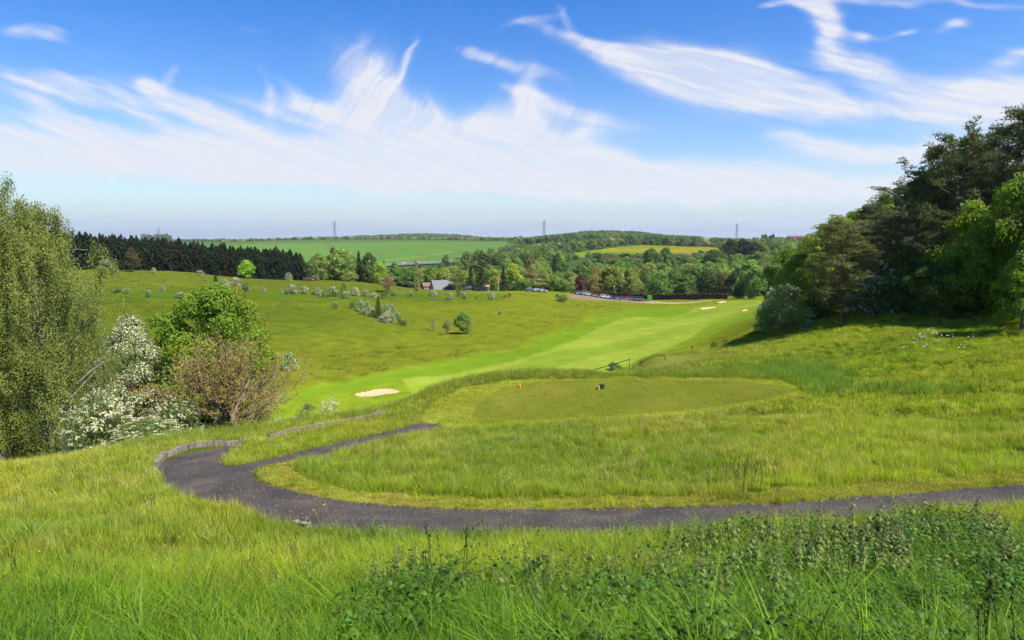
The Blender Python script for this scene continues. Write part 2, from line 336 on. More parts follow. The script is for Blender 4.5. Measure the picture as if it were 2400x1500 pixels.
# car park and service track
M_car = region([(1330, 690), (1400, 692), (1530, 700), (1540, 709), (1480, 709), (1400, 704), (1325, 697)], 225, 400, 1)
paint(M_car, A((176, 160, 146), KB*.9)); M_trk = region([(1480, 709), (1540, 708), (1620, 707), (1665, 704), (1668, 707), (1620, 711), (1530, 712)], 200, 400, .8)
paint(M_trk, A((212, 200, 150), KB*.9))
alb = alb*np.where((GR < 420)[..., None], np.array([1.0, .97, .80]), 1.0)
alb = np.clip(alb*(0.86+.28*fbm(GX/3.0, GY/3.0, 3, 15)[..., None])*(0.9+.2*fbm(GX/40, GY/40, 3, 16)[..., None]), 0, 1)
# ---- meshes: one sheet cut along the outlines
idx = np.arange(NA*NR).reshape(NA, NR)
F4 = np.stack([idx[:-1, :-1], idx[1:, :-1], idx[1:, 1:], idx[:-1, 1:]], -1).reshape(-1, 4)
def _fm(M): m = M.ravel(); return m[F4].mean(1) > .5
f_path = _fm(M_path); f_b = [_fm(m) for m in M_bunk]; f_fair = _fm(np.maximum(M_fair, M_bright)); f_tee = _fm(M_tee) | _fm(M_tee2)
f_car = _fm(M_car) | _fm(M_trk)
V3 = np.stack([GX, GY, GZ], -1).reshape(-1, 3); C4 = np.concatenate([alb.reshape(-1, 3), np.ones((NA*NR, 1))], 1)
def cut(name, fm):
    F = F4[fm]; u, inv = np.unique(F, return_inverse=True)
    return mesh_np(name, V3[u], inv.reshape(-1, 4), True, {'Col': ('POINT', 'FLOAT_COLOR', C4[u])})
# ---------------------------------------------------------------- materials
def mat(name):
    m = bpy.data.materials.new(name); m.use_nodes = True; nt = m.node_tree; nt.nodes.clear()
    o = nt.nodes.new('ShaderNodeOutputMaterial'); return m, nt, o
def N(nt, t, **kw):
    n = nt.nodes.new(t)
    for k, v in kw.items():
        if k in n.inputs: n.inputs[k].default_value = v
        else: setattr(n, k, v)
    return n
def simple(name, col, rough=.6, metal=0.0, var=.12, scale=3.0, bump=0.0):
    m, nt, o = mat(name)
    p = N(nt, 'ShaderNodeBsdfPrincipled', Roughness=rough, Metallic=metal)
    tc = N(nt, 'ShaderNodeTexCoord'); nz = N(nt, 'ShaderNodeTexNoise', Scale=scale, Detail=4.0)
    nt.links.new(tc.outputs['Object'], nz.inputs['Vector'])
    mp = N(nt, 'ShaderNodeMapRange'); mp.inputs['To Min'].default_value = 1-var; mp.inputs['To Max'].default_value = 1+var
    nt.links.new(nz.outputs['Fac'], mp.inputs['Value'])
    mx = N(nt, 'ShaderNodeMix', data_type='RGBA', blend_type='MULTIPLY'); mx.inputs[0].default_value = 1
    mx.inputs[6].default_value = (*col, 1); nt.links.new(mp.outputs[0], mx.inputs[7]); nt.links.new(mx.outputs[2], p.inputs['Base Color'])
    if bump:
        b = N(nt, 'ShaderNodeBump', Strength=bump, Distance=.05); nt.links.new(nz.outputs['Fac'], b.inputs['Height']); nt.links.new(b.outputs[0], p.inputs['Normal'])
    nt.links.new(p.outputs[0], o.inputs[0]); return m
def ground_mat(name, grain=.35, s1=.55, s2=9.0, bump=.35):
    """albedo from the land's colour layer, broken up by turf grain"""
    m, nt, o = mat(name); L = nt.links.new
    at_ = N(nt, 'ShaderNodeAttribute', attribute_name='Col'); tc = N(nt, 'ShaderNodeTexCoord')
    n1 = N(nt, 'ShaderNodeTexNoise', Scale=s1, Detail=6.0, Roughness=.6); n2 = N(nt, 'ShaderNodeTexNoise', Scale=s2, Detail=5.0, Roughness=.7)
    L(tc.outputs['Object'], n1.inputs['Vector']); L(tc.outputs['Object'], n2.inputs['Vector'])
    ad = N(nt, 'ShaderNodeMath', operation='ADD'); L(n1.outputs['Fac'], ad.inputs[0]); L(n2.outputs['Fac'], ad.inputs[1])
    mp = N(nt, 'ShaderNodeMapRange'); mp.inputs['From Min'].default_value = .6; mp.inputs['From Max'].default_value = 1.4
    mp.inputs['To Min'].default_value = 1-grain; mp.inputs['To Max'].default_value = 1+grain; L(ad.outputs[0], mp.inputs['Value'])
    mx = N(nt, 'ShaderNodeMix', data_type='RGBA', blend_type='MULTIPLY'); mx.inputs[0].default_value = 1
    L(at_.outputs['Color'], mx.inputs[6]); L(mp.outputs[0], mx.inputs[7])
    d = N(nt, 'ShaderNodeBsdfDiffuse', Roughness=.8); L(mx.outputs[2], d.inputs['Color'])
    if bump:
        b = N(nt, 'ShaderNodeBump', Strength=bump, Distance=.12); L(n2.outputs['Fac'], b.inputs['Height']); L(b.outputs[0], d.inputs['Normal'])
    L(d.outputs[0], o.inputs[0]); return m
def leaf_mat(name, col, col2=None, trans=.35, var=.35, objcol=False, rough=.55, spec=.25, hue=.0):
    """foliage: colour varies leaf by leaf through the 'v' attribute and from plant to plant"""
    m, nt, o = mat(name); L = nt.links.new
    v = N(nt, 'ShaderNodeAttribute', attribute_name='v')
    mx = N(nt, 'ShaderNodeMix', data_type='RGBA'); c2 = col2 or tuple(x*.55 for x in col)
    mx.inputs[6].default_value = (*c2, 1); mx.inputs[7].default_value = (*col, 1); L(v.outputs['Fac'], mx.inputs[0])
    out = mx.outputs[2]
    if objcol:
        oi = N(nt, 'ShaderNodeObjectInfo'); m2 = N(nt, 'ShaderNodeMix', data_type='RGBA', blend_type='MULTIPLY'); m2.inputs[0].default_value = 1
        L(out, m2.inputs[6]); L(oi.outputs['Color'], m2.inputs[7]); out = m2.outputs[2]
    d = N(nt, 'ShaderNodeBsdfPrincipled', Roughness=rough); d.inputs['Specular IOR Level'].default_value = spec
    L(out, d.inputs['Base Color'])
    t = N(nt, 'ShaderNodeBsdfTranslucent'); hs = N(nt, 'ShaderNodeHueSaturation', Value=1.25); L(out, hs.inputs['Color']); L(hs.outputs[0], t.inputs[0])
    ms = N(nt, 'ShaderNodeMixShader'); ms.inputs[0].default_value = trans; L(d.outputs[0], ms.inputs[1]); L(t.outputs[0], ms.inputs[2]); L(ms.outputs[0], o.inputs[0])
    return m
def bark_mat(name, c1, c2, sc=6.0):
    m, nt, o = mat(name); L = nt.links.new
    tc = N(nt, 'ShaderNodeTexCoord'); mp = N(nt, 'ShaderNodeMapping'); mp.inputs['Scale'].default_value = (1, 1, .25); nz = N(nt, 'ShaderNodeTexNoise', Scale=sc, Detail=5.0)
    L(tc.outputs['Object'], mp.inputs[0]); L(mp.outputs[0], nz.inputs['Vector'])
    cr = N(nt, 'ShaderNodeValToRGB'); cr.color_ramp.elements[0].position = .35; cr.color_ramp.elements[1].position = .65
    cr.color_ramp.elements[0].color = (*c1, 1); cr.color_ramp.elements[1].color = (*c2, 1); L(nz.outputs['Fac'], cr.inputs[0])
    p = N(nt, 'ShaderNodeBsdfPrincipled', Roughness=.85); L(cr.outputs[0], p.inputs['Base Color'])
    b = N(nt, 'ShaderNodeBump', Strength=.5, Distance=.02); L(nz.outputs['Fac'], b.inputs['Height']); L(b.outputs[0], p.inputs['Normal']); L(p.outputs[0], o.inputs[0]); return m
M_turf = ground_mat('turf', .46, .38, 5.0, .9); M_mown = ground_mat('mown_turf', .16, .35, 12.0, .15)
# tarmac-like path with pale debris
def path_mat():
    m, nt, o = mat('path_grit'); L = nt.links.new; tc = N(nt, 'ShaderNodeTexCoord')
    n1 = N(nt, 'ShaderNodeTexNoise', Scale=38.0, Detail=3.0, Roughness=.8); n2 = N(nt, 'ShaderNodeTexNoise', Scale=1.1, Detail=4.0); vo = N(nt, 'ShaderNodeTexVoronoi', Scale=17.0)
    for n in (n1, n2, vo): L(tc.outputs['Object'], n.inputs['Vector'])
    cr = N(nt, 'ShaderNodeValToRGB'); e = cr.color_ramp.elements; e[0].position = .38; e[0].color = (.015, .012, .0085, 1); e[1].position = .62; e[1].color = (.064, .049, .034, 1); L(n1.outputs['Fac'], cr.inputs[0])
    mp = N(nt, 'ShaderNodeMapRange'); mp.inputs['From Min'].default_value = .3; mp.inputs['From Max'].default_value = .7; mp.inputs['To Min'].default_value = .62; mp.inputs['To Max'].default_value = 1.4; L(n2.outputs['Fac'], mp.inputs[0])
    mx = N(nt, 'ShaderNodeMix', data_type='RGBA', blend_type='MULTIPLY'); mx.inputs[0].default_value = 1; L(cr.outputs[0], mx.inputs[6]); L(mp.outputs[0], mx.inputs[7])
    sp = N(nt, 'ShaderNodeMath', operation='GREATER_THAN'); sp.inputs[1].default_value = .80; sx = N(nt, 'ShaderNodeSeparateColor'); L(vo.outputs['Color'], sx.inputs[0]); L(sx.outputs[0], sp.inputs[0])
    dl = N(nt, 'ShaderNodeMath', operation='LESS_THAN'); dl.inputs[1].default_value = .3; L(vo.outputs['Distance'], dl.inputs[0])
    mu = N(nt, 'ShaderNodeMath', operation='MULTIPLY'); L(sp.outputs[0], mu.inputs[0]); L(dl.outputs[0], mu.inputs[1])
    m2 = N(nt, 'ShaderNodeMix', data_type='RGBA'); L(mu.outputs[0], m2.inputs[0]); L(mx.outputs[2], m2.inputs[6]); m2.inputs[7].default_value = (.26, .19, .13, 1)
    n3 = N(nt, 'ShaderNodeTexNoise', Scale=.55, Detail=6.0, Roughness=.7); L(tc.outputs['Object'], n3.inputs['Vector']); r3 = N(nt, 'ShaderNodeMapRange'); r3.inputs['From Min'].default_value = .54; r3.inputs['From Max'].default_value = .70; r3.inputs['To Max'].default_value = .55; L(n3.outputs['Fac'], r3.inputs[0])
    m3 = N(nt, 'ShaderNodeMix', data_type='RGBA'); L(r3.outputs[0], m3.inputs[0]); L(m2.outputs[2], m3.inputs[6]); m3.inputs[7].default_value = (.115, .085, .050, 1); m2 = m3
    p = N(nt, 'ShaderNodeBsdfPrincipled', Roughness=.85); L(m2.outputs[2], p.inputs['Base Color'])
    b = N(nt, 'ShaderNodeBump', Strength=.8, Distance=.03); L(n1.outputs['Fac'], b.inputs['Height']); L(b.outputs[0], p.inputs['Normal']); L(p.outputs[0], o.inputs[0]); return m
M_grit = path_mat()
M_sand = simple('sand', tuple(x*.52 for x in lin((240, 208, 150))), .9, 0, .12, 1.2, .3)
M_gravel = ground_mat('gravel', .15, .5, 5, .2)
_rest = ~(f_path | f_fair | f_tee | f_car)
for b in f_b: _rest &= ~b; f_fair &= ~b
GROUND = tag(link('ground', cut('ground', _rest), M_turf), 'rough grass hillsides and valley reaching to the horizon', 'ground', kind='structure')
tag(link('path', cut('path', f_path), M_grit), 'dark grit path curving round below the near bank and forking', 'path', kind='structure')
tag(link('fairway', cut('fairway', f_fair & ~f_path), M_mown), 'pale striped mown fairway along the valley floor', 'fairway', kind='structure')
tag(link('tee_ground', cut('tee', f_tee & ~f_path), M_mown), 'flat olive mown teeing grounds', 'tee ground', kind='structure')
tag(link('car_park', cut('car_park', f_car & ~f_fair), M_gravel), 'pale gravel car park and track past the dark hedge', 'car park', kind='structure')
_bl = ['long pale sand bunker at the near end of the fairway', 'small sand bunker seen through the bare brown tree', 'pale sand bunker in front of the far green', 'narrow sand bunker beside the far green', 'small sand bunker on the slope right of the far green']
for k, b in enumerate(f_b):
    if b.sum() > 0: tag(link('sand_bunker', cut('sand', b), M_sand), _bl[k], 'bunker', 'sand bunkers', 'structure')
# ---------------------------------------------------------------- clouds: a shell of thin cirrus far out
def make_clouds():
    az = np.linspace(R(-62), R(62), 1180); el = np.linspace(R(-.6), R(34), 400)
    A_, E_ = np.meshgrid(az, el, indexing='ij')
    X, Y, Z = np.sin(A_)*np.cos(E_), np.cos(A_)*np.cos(E_), np.sin(E_)
    x, y, f = proj(X, Y, Z)
    # wind-drawn warping
    wx = (fbm(x/420, y/260, 4, 101)-.5)*230; wy = (fbm(x/380+40, y/240, 4, 111)-.5)*120
    wx2 = (fbm(x/110, y/70, 3, 121)-.5)*30; wy2 = (fbm(x/110+9, y/70, 3, 131)-.5)*22
    xw, yw = x+wx*.45+wx2, y+wy*.45+wy2
    D = np.zeros(x.shape)
    # cx, cy, half length, half width, angle (degrees, down to the right), strength
    B = [(250, 375, 620, 46, 2, 1.0), (900, 385, 700, 56, 3, 1.0), (1600, 410, 620, 48, 3, .85), (1900, 440, 500, 30, 0, .55), (500, 345, 520, 22, 6, .5),
         (60, 350, 260, 36, 6, .6), (1250, 445, 600, 18, 3, .5), (850, 435, 420, 10, 3, .4), (450, 455, 400, 10, 0, .28),
         (900, 280, 170, 95, 48, 1.0), (1080, 330, 280, 70, 0, 1.0), (950, 300, 130, 70, 30, .8), (850, 200, 80, 66, 70, .65), (945, 140, 62, 9, -70, .5), (1000, 320, 130, 52, 20, .8), (760, 280, 200, 34, 14, .75),
         (1245, 240, 105, 24, 82, .78), (1240, 200, 58, 12, 22, .7), (1150, 300, 140, 60, -25, .8), (1240, 345, 75, 34, 50, .7), (1040, 270, 50, 11, 60, .45),
         (1350, 330, 90, 34, -45, .7), (1370, 250, 110, 22, 16, .5), (1430, 375, 190, 30, 20, .7),
         (620, 230, 60, 12, 78, .4), (480, 270, 170, 28, 24, .8), (365, 205, 42, 20, 40, .8), (560, 300, 130, 22, 16, .6),
         (210, 225, 150, 36, 14, .55), (60, 200, 130, 24, 20, .62), (120, 285, 210, 30, 26, .6), (170, 190, 80, 16, 10, .5), (330, 250, 120, 22, 30, .6), (700, 235, 80, 16, 40, .5), (410, 180, 14, 34, 10, .3),
         (1350, 82, 130, 12, 10, .6), (1450, 118, 160, 24, 14, .65), (1640, 165, 185, 58, 14, 1.15), (1790, 210, 220, 46, 12, 1.1), (1540, 160, 110, 34, 20, .7), (1900, 235, 130, 16, 8, .7), (1310, 35, 32, 13, 60, .6), (1240, 52, 80, 10, -14, .32),
         (1120, 118, 80, 12, 12, .45), (1230, 150, 120, 14, 16, .42),
         (1930, 35, 80, 40, 70, 1.1), (1948, 95, 48, 32, 80, .9), (2000, 150, 120, 30, 10, .5), (2010, 140, 110, 26, 10, .55), (1890, 5, 60, 14, 0, .5), (2150, 8, 260, 10, 3, .45), (2250, 66, 44, 12, -12, .6), (2140, 78, 46, 7, -18, .45), (2030, 92, 42, 12, 0, .5), (1800, 14, 60, 8, -12, .4),
         (2230, 215, 200, 44, 8, .75), (2400, 225, 170, 60, 4, .7), (2390, 135, 60, 16, -10, .5), (2180, 250, 200, 24, 6, .35),
         (1920, 335, 120, 22, 14, .7), (2080, 360, 200, 26, 3, .75), (1840, 318, 60, 10, 4, .45), (2150, 345, 150, 22, 0, .6), (2330, 300, 200, 40, 0, .4),
         (60, 75, 90, 17, 8, .5), (20, 55, 40, 10, 0, .4), (120, 68, 40, 8, 14, .35), (575, 72, 36, 7, 16, .2), (265, 120, 34, 8, 14, .22), (220, 92, 30, 5, 0, .15),
         (1540, 405, 40, 14, 0, .3), (-400, 300, 400, 70, 5, .8), (2900, 250, 300, 90, 0, .7), (2800, 60, 200, 30, 10, .5),
         (600, -120, 300, 40, 14, .6), (1700, -140, 300, 50, 10, .6), (1300, -260, 400, 40, 10, .5), (2400, -200, 300, 60, 10, .5)]
    for cx, cy, a, b, ang, s in B:
        c_, s_ = math.cos(R(ang)), math.sin(R(ang)); dx, dy = xw-cx, yw-cy
        p, q = (dx*c_+dy*s_)/a, (-dx*s_+dy*c_)/b; D = np.maximum(D, 0)+s*np.exp(-(p*p+q*q)**1.15)*(1-.45*np.clip(D, 0, 1))
    # fibrous structure, drawn out along the wind and in places upward
    a1 = fbm((xw*.93+yw*.36)/260, (-xw*.36+yw*.93)/46, 4, 141, .5); a2 = fbm((xw*.6-yw*.8)/230, (xw*.8+yw*.6)/60, 4, 151, .5); a3 = fbm(xw/60, yw/40, 5, 161, .6)
    a4 = fbm((x*.978+y*.208+wx2)/240, (-x*.208+y*.978+wy2)/17, 5, 145, .6); a5 = fbm((x*.94+y*.34+wx2)/200, (-x*.34+y*.94+wy2)/15, 5, 147, .6); a6 = fbm((x*.55-y*.83+wx2*2)/170, (x*.83+y*.55+wy2*2)/17, 5, 149, .6)
    mixw = np.exp(-((x-1020)/330)**2)*sstep(390, 250, y); mr = sstep(1200, 1450, x); fib = a1*(1-mixw)+a2*mixw; fine = (a5*(1-mr)+a4*mr)*(1-mixw)+a6*mixw
    low = sstep(330, 480, y)
    low = sstep(270, 400, y); D = D*(1+.3*sstep(1300, 1700, x)*(1-low)+.12*(1-low)); dens = D*(.88+1.15*(fib-.5)*(1-.97*low)+.45*(a3-.5)*(1-.85*low))-.03*(1-low)
    veil = .13*sstep(160, 400, y)*sstep(.35, .7, fbm(x/500, y/90, 3, 181))
    streak = .70+.30*sstep(.30, .62, fine); streak = streak*(1-.65*low)+.65*low*(.80+.2*fine)
    al = streak*np.clip(sstep(.0, 1.05, dens+.38*(fine-.5)*(1-.8*low))*.97+veil, 0, .97)
    haze = .80*np.exp(-np.clip(E_, 0, 1)/R(3.6))+.30*np.exp(-np.clip(E_, 0, 1)/R(7.5))   # milky air low down
    rr = 26000.0
    idx = np.arange(A_.size).reshape(A_.shape)
    F = np.stack([idx[:-1, :-1], idx[:-1, 1:], idx[1:, 1:], idx[1:, :-1]], -1).reshape(-1, 4)
    V = np.stack([X, Y, Z], -1).reshape(-1, 3)*rr
    me = mesh_np('clouds', V, F, True, {'al': ('POINT', 'FLOAT', al.ravel()), 'hz': ('POINT', 'FLOAT', haze.ravel())})
    m, nt, o = mat('cirrus'); L = nt.links.new
    a = N(nt, 'ShaderNodeAttribute', attribute_name='al'); h = N(nt, 'ShaderNodeAttribute', attribute_name='hz')
    inv1 = N(nt, 'ShaderNodeMath', operation='SUBTRACT'); inv1.inputs[0].default_value = 1; L(a.outputs['Fac'], inv1.inputs[1])
    inv2 = N(nt, 'ShaderNodeMath', operation='SUBTRACT'); inv2.inputs[0].default_value = 1; L(h.outputs['Fac'], inv2.inputs[1])
    tr = N(nt, 'ShaderNodeBsdfTransparent'); e1 = N(nt, 'ShaderNodeEmission', Strength=1.0); e1.inputs[0].default_value = CLOUD_C
    e2 = N(nt, 'ShaderNodeEmission', Strength=1.0); e2.inputs[0].default_value = MILK_C
    m1 = N(nt, 'ShaderNodeMixShader'); L(h.outputs['Fac'], m1.inputs[0]); L(tr.outputs[0], m1.inputs[1]); L(e2.outputs[0], m1.inputs[2])
    m2 = N(nt, 'ShaderNodeMixShader'); L(a.outputs['Fac'], m2.inputs[0]); L(m1.outputs[0], m2.inputs[1]); L(e1.outputs[0], m2.inputs[2])
    L(m2.outputs[0], o.inputs[0])
    o_ = link('sky', me, m); tag(o_, 'wispy white cirrus clouds drawn across the blue sky', 'sky', kind='structure')
_ex = 2**-SC.view_settings.exposure
CLOUD_C = tuple(x*_ex for x in lin((236, 238, 246)))+(1,)
MILK_C = tuple(x*_ex for x in lin((176, 200, 226)))+(1,)
make_clouds()
# ---------------------------------------------------------------- foliage builders (unit plants, base at the origin)
def cards(Cn, Nm, size, aspect, v, rng, fold=.25, axis=None):
    """one folded leaf-shaped quad per centre"""
    n = len(Cn); Nm = Nm/(np.linalg.norm(Nm, axis=1)[:, None]+1e-9)
    a = rng.normal(size=(n, 3)) if axis is None else axis
    a = a-(a*Nm).sum(1)[:, None]*Nm; a /= np.linalg.norm(a, axis=1)[:, None]+1e-9; b = np.cross(Nm, a)
    s = np.asarray(size)*np.ones(n); s = s[:, None]; k = (np.asarray(aspect)*np.ones(n))[:, None]
    V = np.stack([Cn-a*s*.5, Cn+b*s*.5*k+Nm*s*fold*k, Cn+a*s*.5, Cn-b*s*.5*k+Nm*s*fold*k], 1).reshape(-1, 3)
    F = np.arange(n*4).reshape(-1, 4); return V, F, np.repeat(v, 4)
def card_mesh(name, packs, material):
    V = np.concatenate([p[0] for p in packs]); n = 0; F = []
    for p in packs: F.append(p[1]+n); n += len(p[0])
    me = mesh_np(name, V, np.concatenate(F), False, {'v': ('POINT', 'FLOAT', np.concatenate([p[2] for p in packs]))})
    me.materials.append(material); return me
def rdir(rng, n):
    d = rng.normal(size=(n, 3)); return d/np.linalg.norm(d, axis=1)[:, None]
def lobes(rng, n, w, z0, z1, prof, lr=.2, jit=.12):
    """clump centres filling an envelope: prof(s) = relative radius at relative height s"""
    out = []
    for k in range(n):
        s = rng.rand()**.85; ph = k*2.399+rng.rand()*.8; rr = prof(s)*w*.5
        q = (1 if rng.rand() < .72 else rng.rand()**.5)
        r = lr*w*(.65+.6*rng.rand()); rad = max(rr-r*.75, 0)*q*(1+jit*rng.normal())
        out.append((math.cos(ph)*rad, math.sin(ph)*rad, z0+(z1-z0)*s*(1-.0)-r*.35+rng.normal()*.02*(z1-z0), r))
    return np.array(out)
def lobe_leaves(rng, L, n, size, flat=.8, sv=.35, droop=0.0, aspect=.62):
    wgt = L[:, 3]**2; wgt /= wgt.sum(); k = rng.choice(len(L), n, p=wgt)
    d = rdir(rng, n); d[:, 2] = np.where(d[:, 2] < -.35, -d[:, 2], d[:, 2])
    # ragged surface: sub-clumps on each lobe
    rough = 1+.22*np.sin(d[:, 0]*7+k)*np.sin(d[:, 1]*6+k*2.1)+.10*rng.normal(size=n)
    rr = L[k, 3]*rough*np.where(rng.rand(n) < .8, 1, rng.rand(n)**.4)
    C = L[k, :3]+d*rr[:, None]*np.array([1, 1, flat]); C[:, 2] -= droop*rr*rng.rand(n)
    Nm = d*1.0+rng.normal(size=(n, 3))*.55; Nm[:, 2] += .35
    v = np.clip(.5+sv*rng.normal(size=n)+.25*np.sin(k*12.9898), 0, 1)
    return cards(C, Nm, size*(.6+.8*rng.rand(n)), aspect, v, rng)
def limb_mesh(name, rng, h, L, r0, material, nlimb=14, fork=.35, top=.75, lean=(0, 0)):
    """tapered trunk with limbs reaching into the crown clumps"""
    tk = np.array([[0, 0, -.25*r0*4], [0, 0, .05*h], [lean[0]*.4, lean[1]*.4, fork*h], [lean[0], lean[1], top*h*.8], [lean[0]*1.2, lean[1]*1.2, top*h]])
    tk[1:, :2] += rng.normal(size=(4, 2))*r0*.35
    P = [tube(tk, [r0*1.45, r0, r0*.75, r0*.42, r0*.15], 8)]
    if len(L):
        for k in rng.choice(len(L), min(nlimb, len(L)), replace=False):
            e = L[k, :3]; s = np.clip(e[2]/h-.22-.15*rng.rand(), fork*.55, top*.92); a = np.array([np.interp(s*h, tk[:, 2], tk[:, j]) for j in range(3)]); a[2] = s*h
            m1 = a+(e-a)*.5+rng.normal(size=3)*.04*h+np.array([0, 0, .03*h]); rr = r0*.38*(1.1-s)
            P.append(tube([a, a+(m1-a)*.5+np.array([0, 0, .01*h]), m1, e], [rr, rr*.75, rr*.5, rr*.18], 5))
    V, F = join_np(P); me = mesh_np(name, V, F, True); me.materials.append(material); return me
PR = {}                                            # prototypes: kind -> list of [(part name, mesh)]
dome = lambda s: math.sqrt(max(0, 1-(max(0, s-.38)/.62)**2.2))*(.72+.28*min(1, s/.38))
ovoid = lambda s: math.sin(math.pi*min(1, (s*.86+.14)))**.6*(1-.25*s)
lowdome = lambda s: math.sqrt(max(0, 1-s**2.3))
def broadleaf(kind, seed, leafm, barkm, w=1.0, h=1.0, base=.22, n=2600, nl=46, leaf=.045, prof=dome, lr=.17, trunk=.022, aspect=.7, droop=0.0, sv=.3, flat=.8, blossom=None, bn=0, bleaf=.03, nlimb=14):
    rng = np.random.RandomState(seed); L = lobes(rng, nl, w, base*h, h*.97, prof, lr)
    L[:, 2] = np.minimum(L[:, 2], h-L[:, 3]*flat*.9)
    parts = [('crown', card_mesh('crown', [lobe_leaves(rng, L, n, leaf, flat, sv, droop, aspect)], leafm))]
    if blossom is not None:
        L2 = L.copy(); L2[:, 3] *= 1.06
        pk = lobe_leaves(rng, L2, bn, bleaf, flat, .3, droop, .8); parts.append(('blossom', card_mesh('blossom', [pk], blossom)))
    parts.append(('trunk', limb_mesh('trunk', rng, h, L, trunk, barkm, nlimb)))
    PR.setdefault(kind, []).append(parts)
def spruce(kind, seed, leafm, barkm, w=.32, n=2200, leaf=.05, prof=None, droop=.25, nb=150, z0=.03, aspect=.35):
    rng = np.random.RandomState(seed); prof = prof or (lambda s: (1-s)**.75)
    s = (np.arange(nb)+rng.rand(nb))/nb; s = s**1.05; ph = np.arange(nb)*2.399+rng.rand(nb)*.5
    ln = np.array([prof(x) for x in s])*w*.5*(.75+.5*rng.rand(nb))+.004
    k = rng.choice(nb, n, p=(ln+.02)/(ln+.02).sum()); q = rng.rand(n)**.6
    side = rng.normal(size=n)*.12*ln[k]*(1.2-q)
    cx, sx = np.cos(ph[k]), np.sin(ph[k]); x = cx*ln[k]*q-sx*side; y = sx*ln[k]*q+cx*side
    z = z0+(1-z0)*s[k]*.985+ln[k]*(.25*q-droop*2*q*q)+rng.normal(size=n)*.004
    C = np.stack([x, y, z], 1); ax = np.stack([cx, sx, -droop*1.2*q+.1], 1)+rng.normal(size=(n, 3))*.35
    Nm = np.stack([cx*.5, sx*.5, np.ones(n)*.8], 1)+rng.normal(size=(n, 3))*.35
    v = np.clip(.35+.25*rng.normal(size=n)+.35*q*(rng.rand(n) < .5), 0, 1)
    pk = [cards(C, Nm, leaf*(.6+.8*rng.rand(n)), aspect, v, rng, axis=ax)]
    n2 = 26; zt = .93+.075*rng.rand(n2); pk.append(cards(np.stack([rng.normal(size=n2)*.003, rng.normal(size=n2)*.003, zt], 1), rdir(rng, n2), .03, .3, np.full(n2, .5), rng, axis=np.tile([[0, 0, 1.]], (n2, 1))))
    parts = [('crown', card_mesh('crown', pk, leafm)), ('trunk', limb_mesh('trunk', rng, 1.0, [], .013, barkm, 0, top=.97))]
    PR.setdefault(kind, []).append(parts)
def pine(kind, seed, leafm, barkm, w=.62, n=9000, nb=70, base=.2, leaf=.03, trunk=.018, prof=None):
    """Scots pine: open irregular crown of needle tufts on crooked limbs"""
    rng = np.random.RandomState(seed); prof = prof or (lambda s: (.95-.55*s**1.6)*(.7+.3*min(1, s/.25)))
    s = base+(1-base)*((np.arange(nb)+rng.rand(nb))/nb); ph = np.arange(nb)*2.399+rng.rand(nb)*1.3
    lean = rng.normal(size=2)*.03; P = []; tuft = []
    tk = np.array([[0, 0, -.02], [0, 0, .08], [lean[0]*.3, lean[1]*.3, .35], [lean[0], lean[1], .7], [lean[0]*1.5, lean[1]*1.5, .97]]); tk[1:4, :2] += rng.normal(size=(3, 2))*.008
    P.append(tube(tk, [trunk*1.4, trunk, trunk*.8, trunk*.5, trunk*.12], 8))
    for k in range(nb):
        rel = (s[k]-base)/(1-base); ln = prof(rel)*w*.5*(.5+.75*rng.rand()); a = np.array([np.interp(s[k]*.95, tk[:, 2], tk[:, j]) for j in range(3)])
        up = .12+.55*rel+.1*rng.normal(); d = np.array([math.cos(ph[k]), math.sin(ph[k]), up]); e = a+d*ln
        m1 = a+d*ln*.5+np.array([0, 0, -.04*ln])+rng.normal(size=3)*.02; P.append(tube([a, m1, e], [trunk*.30*(1.15-rel), trunk*.16, trunk*.05], 4))
        for q in range(rng.randint(6, 11)):
            f = .35+.65*rng.rand()**.6; c_ = a+(e-a)*f+rng.normal(size=3)*np.array([.13, .13, .06])*ln; c_[2] += .03*ln+abs(rng.normal())*.012; tuft.append((*c_, .022+.02*rng.rand()))
    for q in range(10): tuft.append((lean[0]*1.4+rng.normal()*.02, lean[1]*1.4+rng.normal()*.02, .93+.07*rng.rand(), .02))
    T = np.array(tuft); k = rng.randint(0, len(T), n); d = rdir(rng, n); d[:, 2] = np.abs(d[:, 2])*.9+.05*rng.normal(size=n)
    C = T[k, :3]+d*T[k, 3:4]*(.3+.9*rng.rand(n)[:, None])*np.array([1.25, 1.25, .8]); ax = d+rng.normal(size=(n, 3))*.2; Nm = rdir(rng, n)+d*.3
    v = np.clip(.4+.25*rng.normal(size=n)+.2*np.sin(k*7.7), 0, 1)
    pk = [cards(C, Nm, leaf*(.6+.7*rng.rand(n)), .28, v, rng, axis=ax)]
    V, F = join_np(P); tm = mesh_np('trunk', V, F, True); tm.materials.append(barkm)
    PR.setdefault(kind, []).append([('crown', card_mesh('crown', pk, leafm)), ('trunk', tm)])
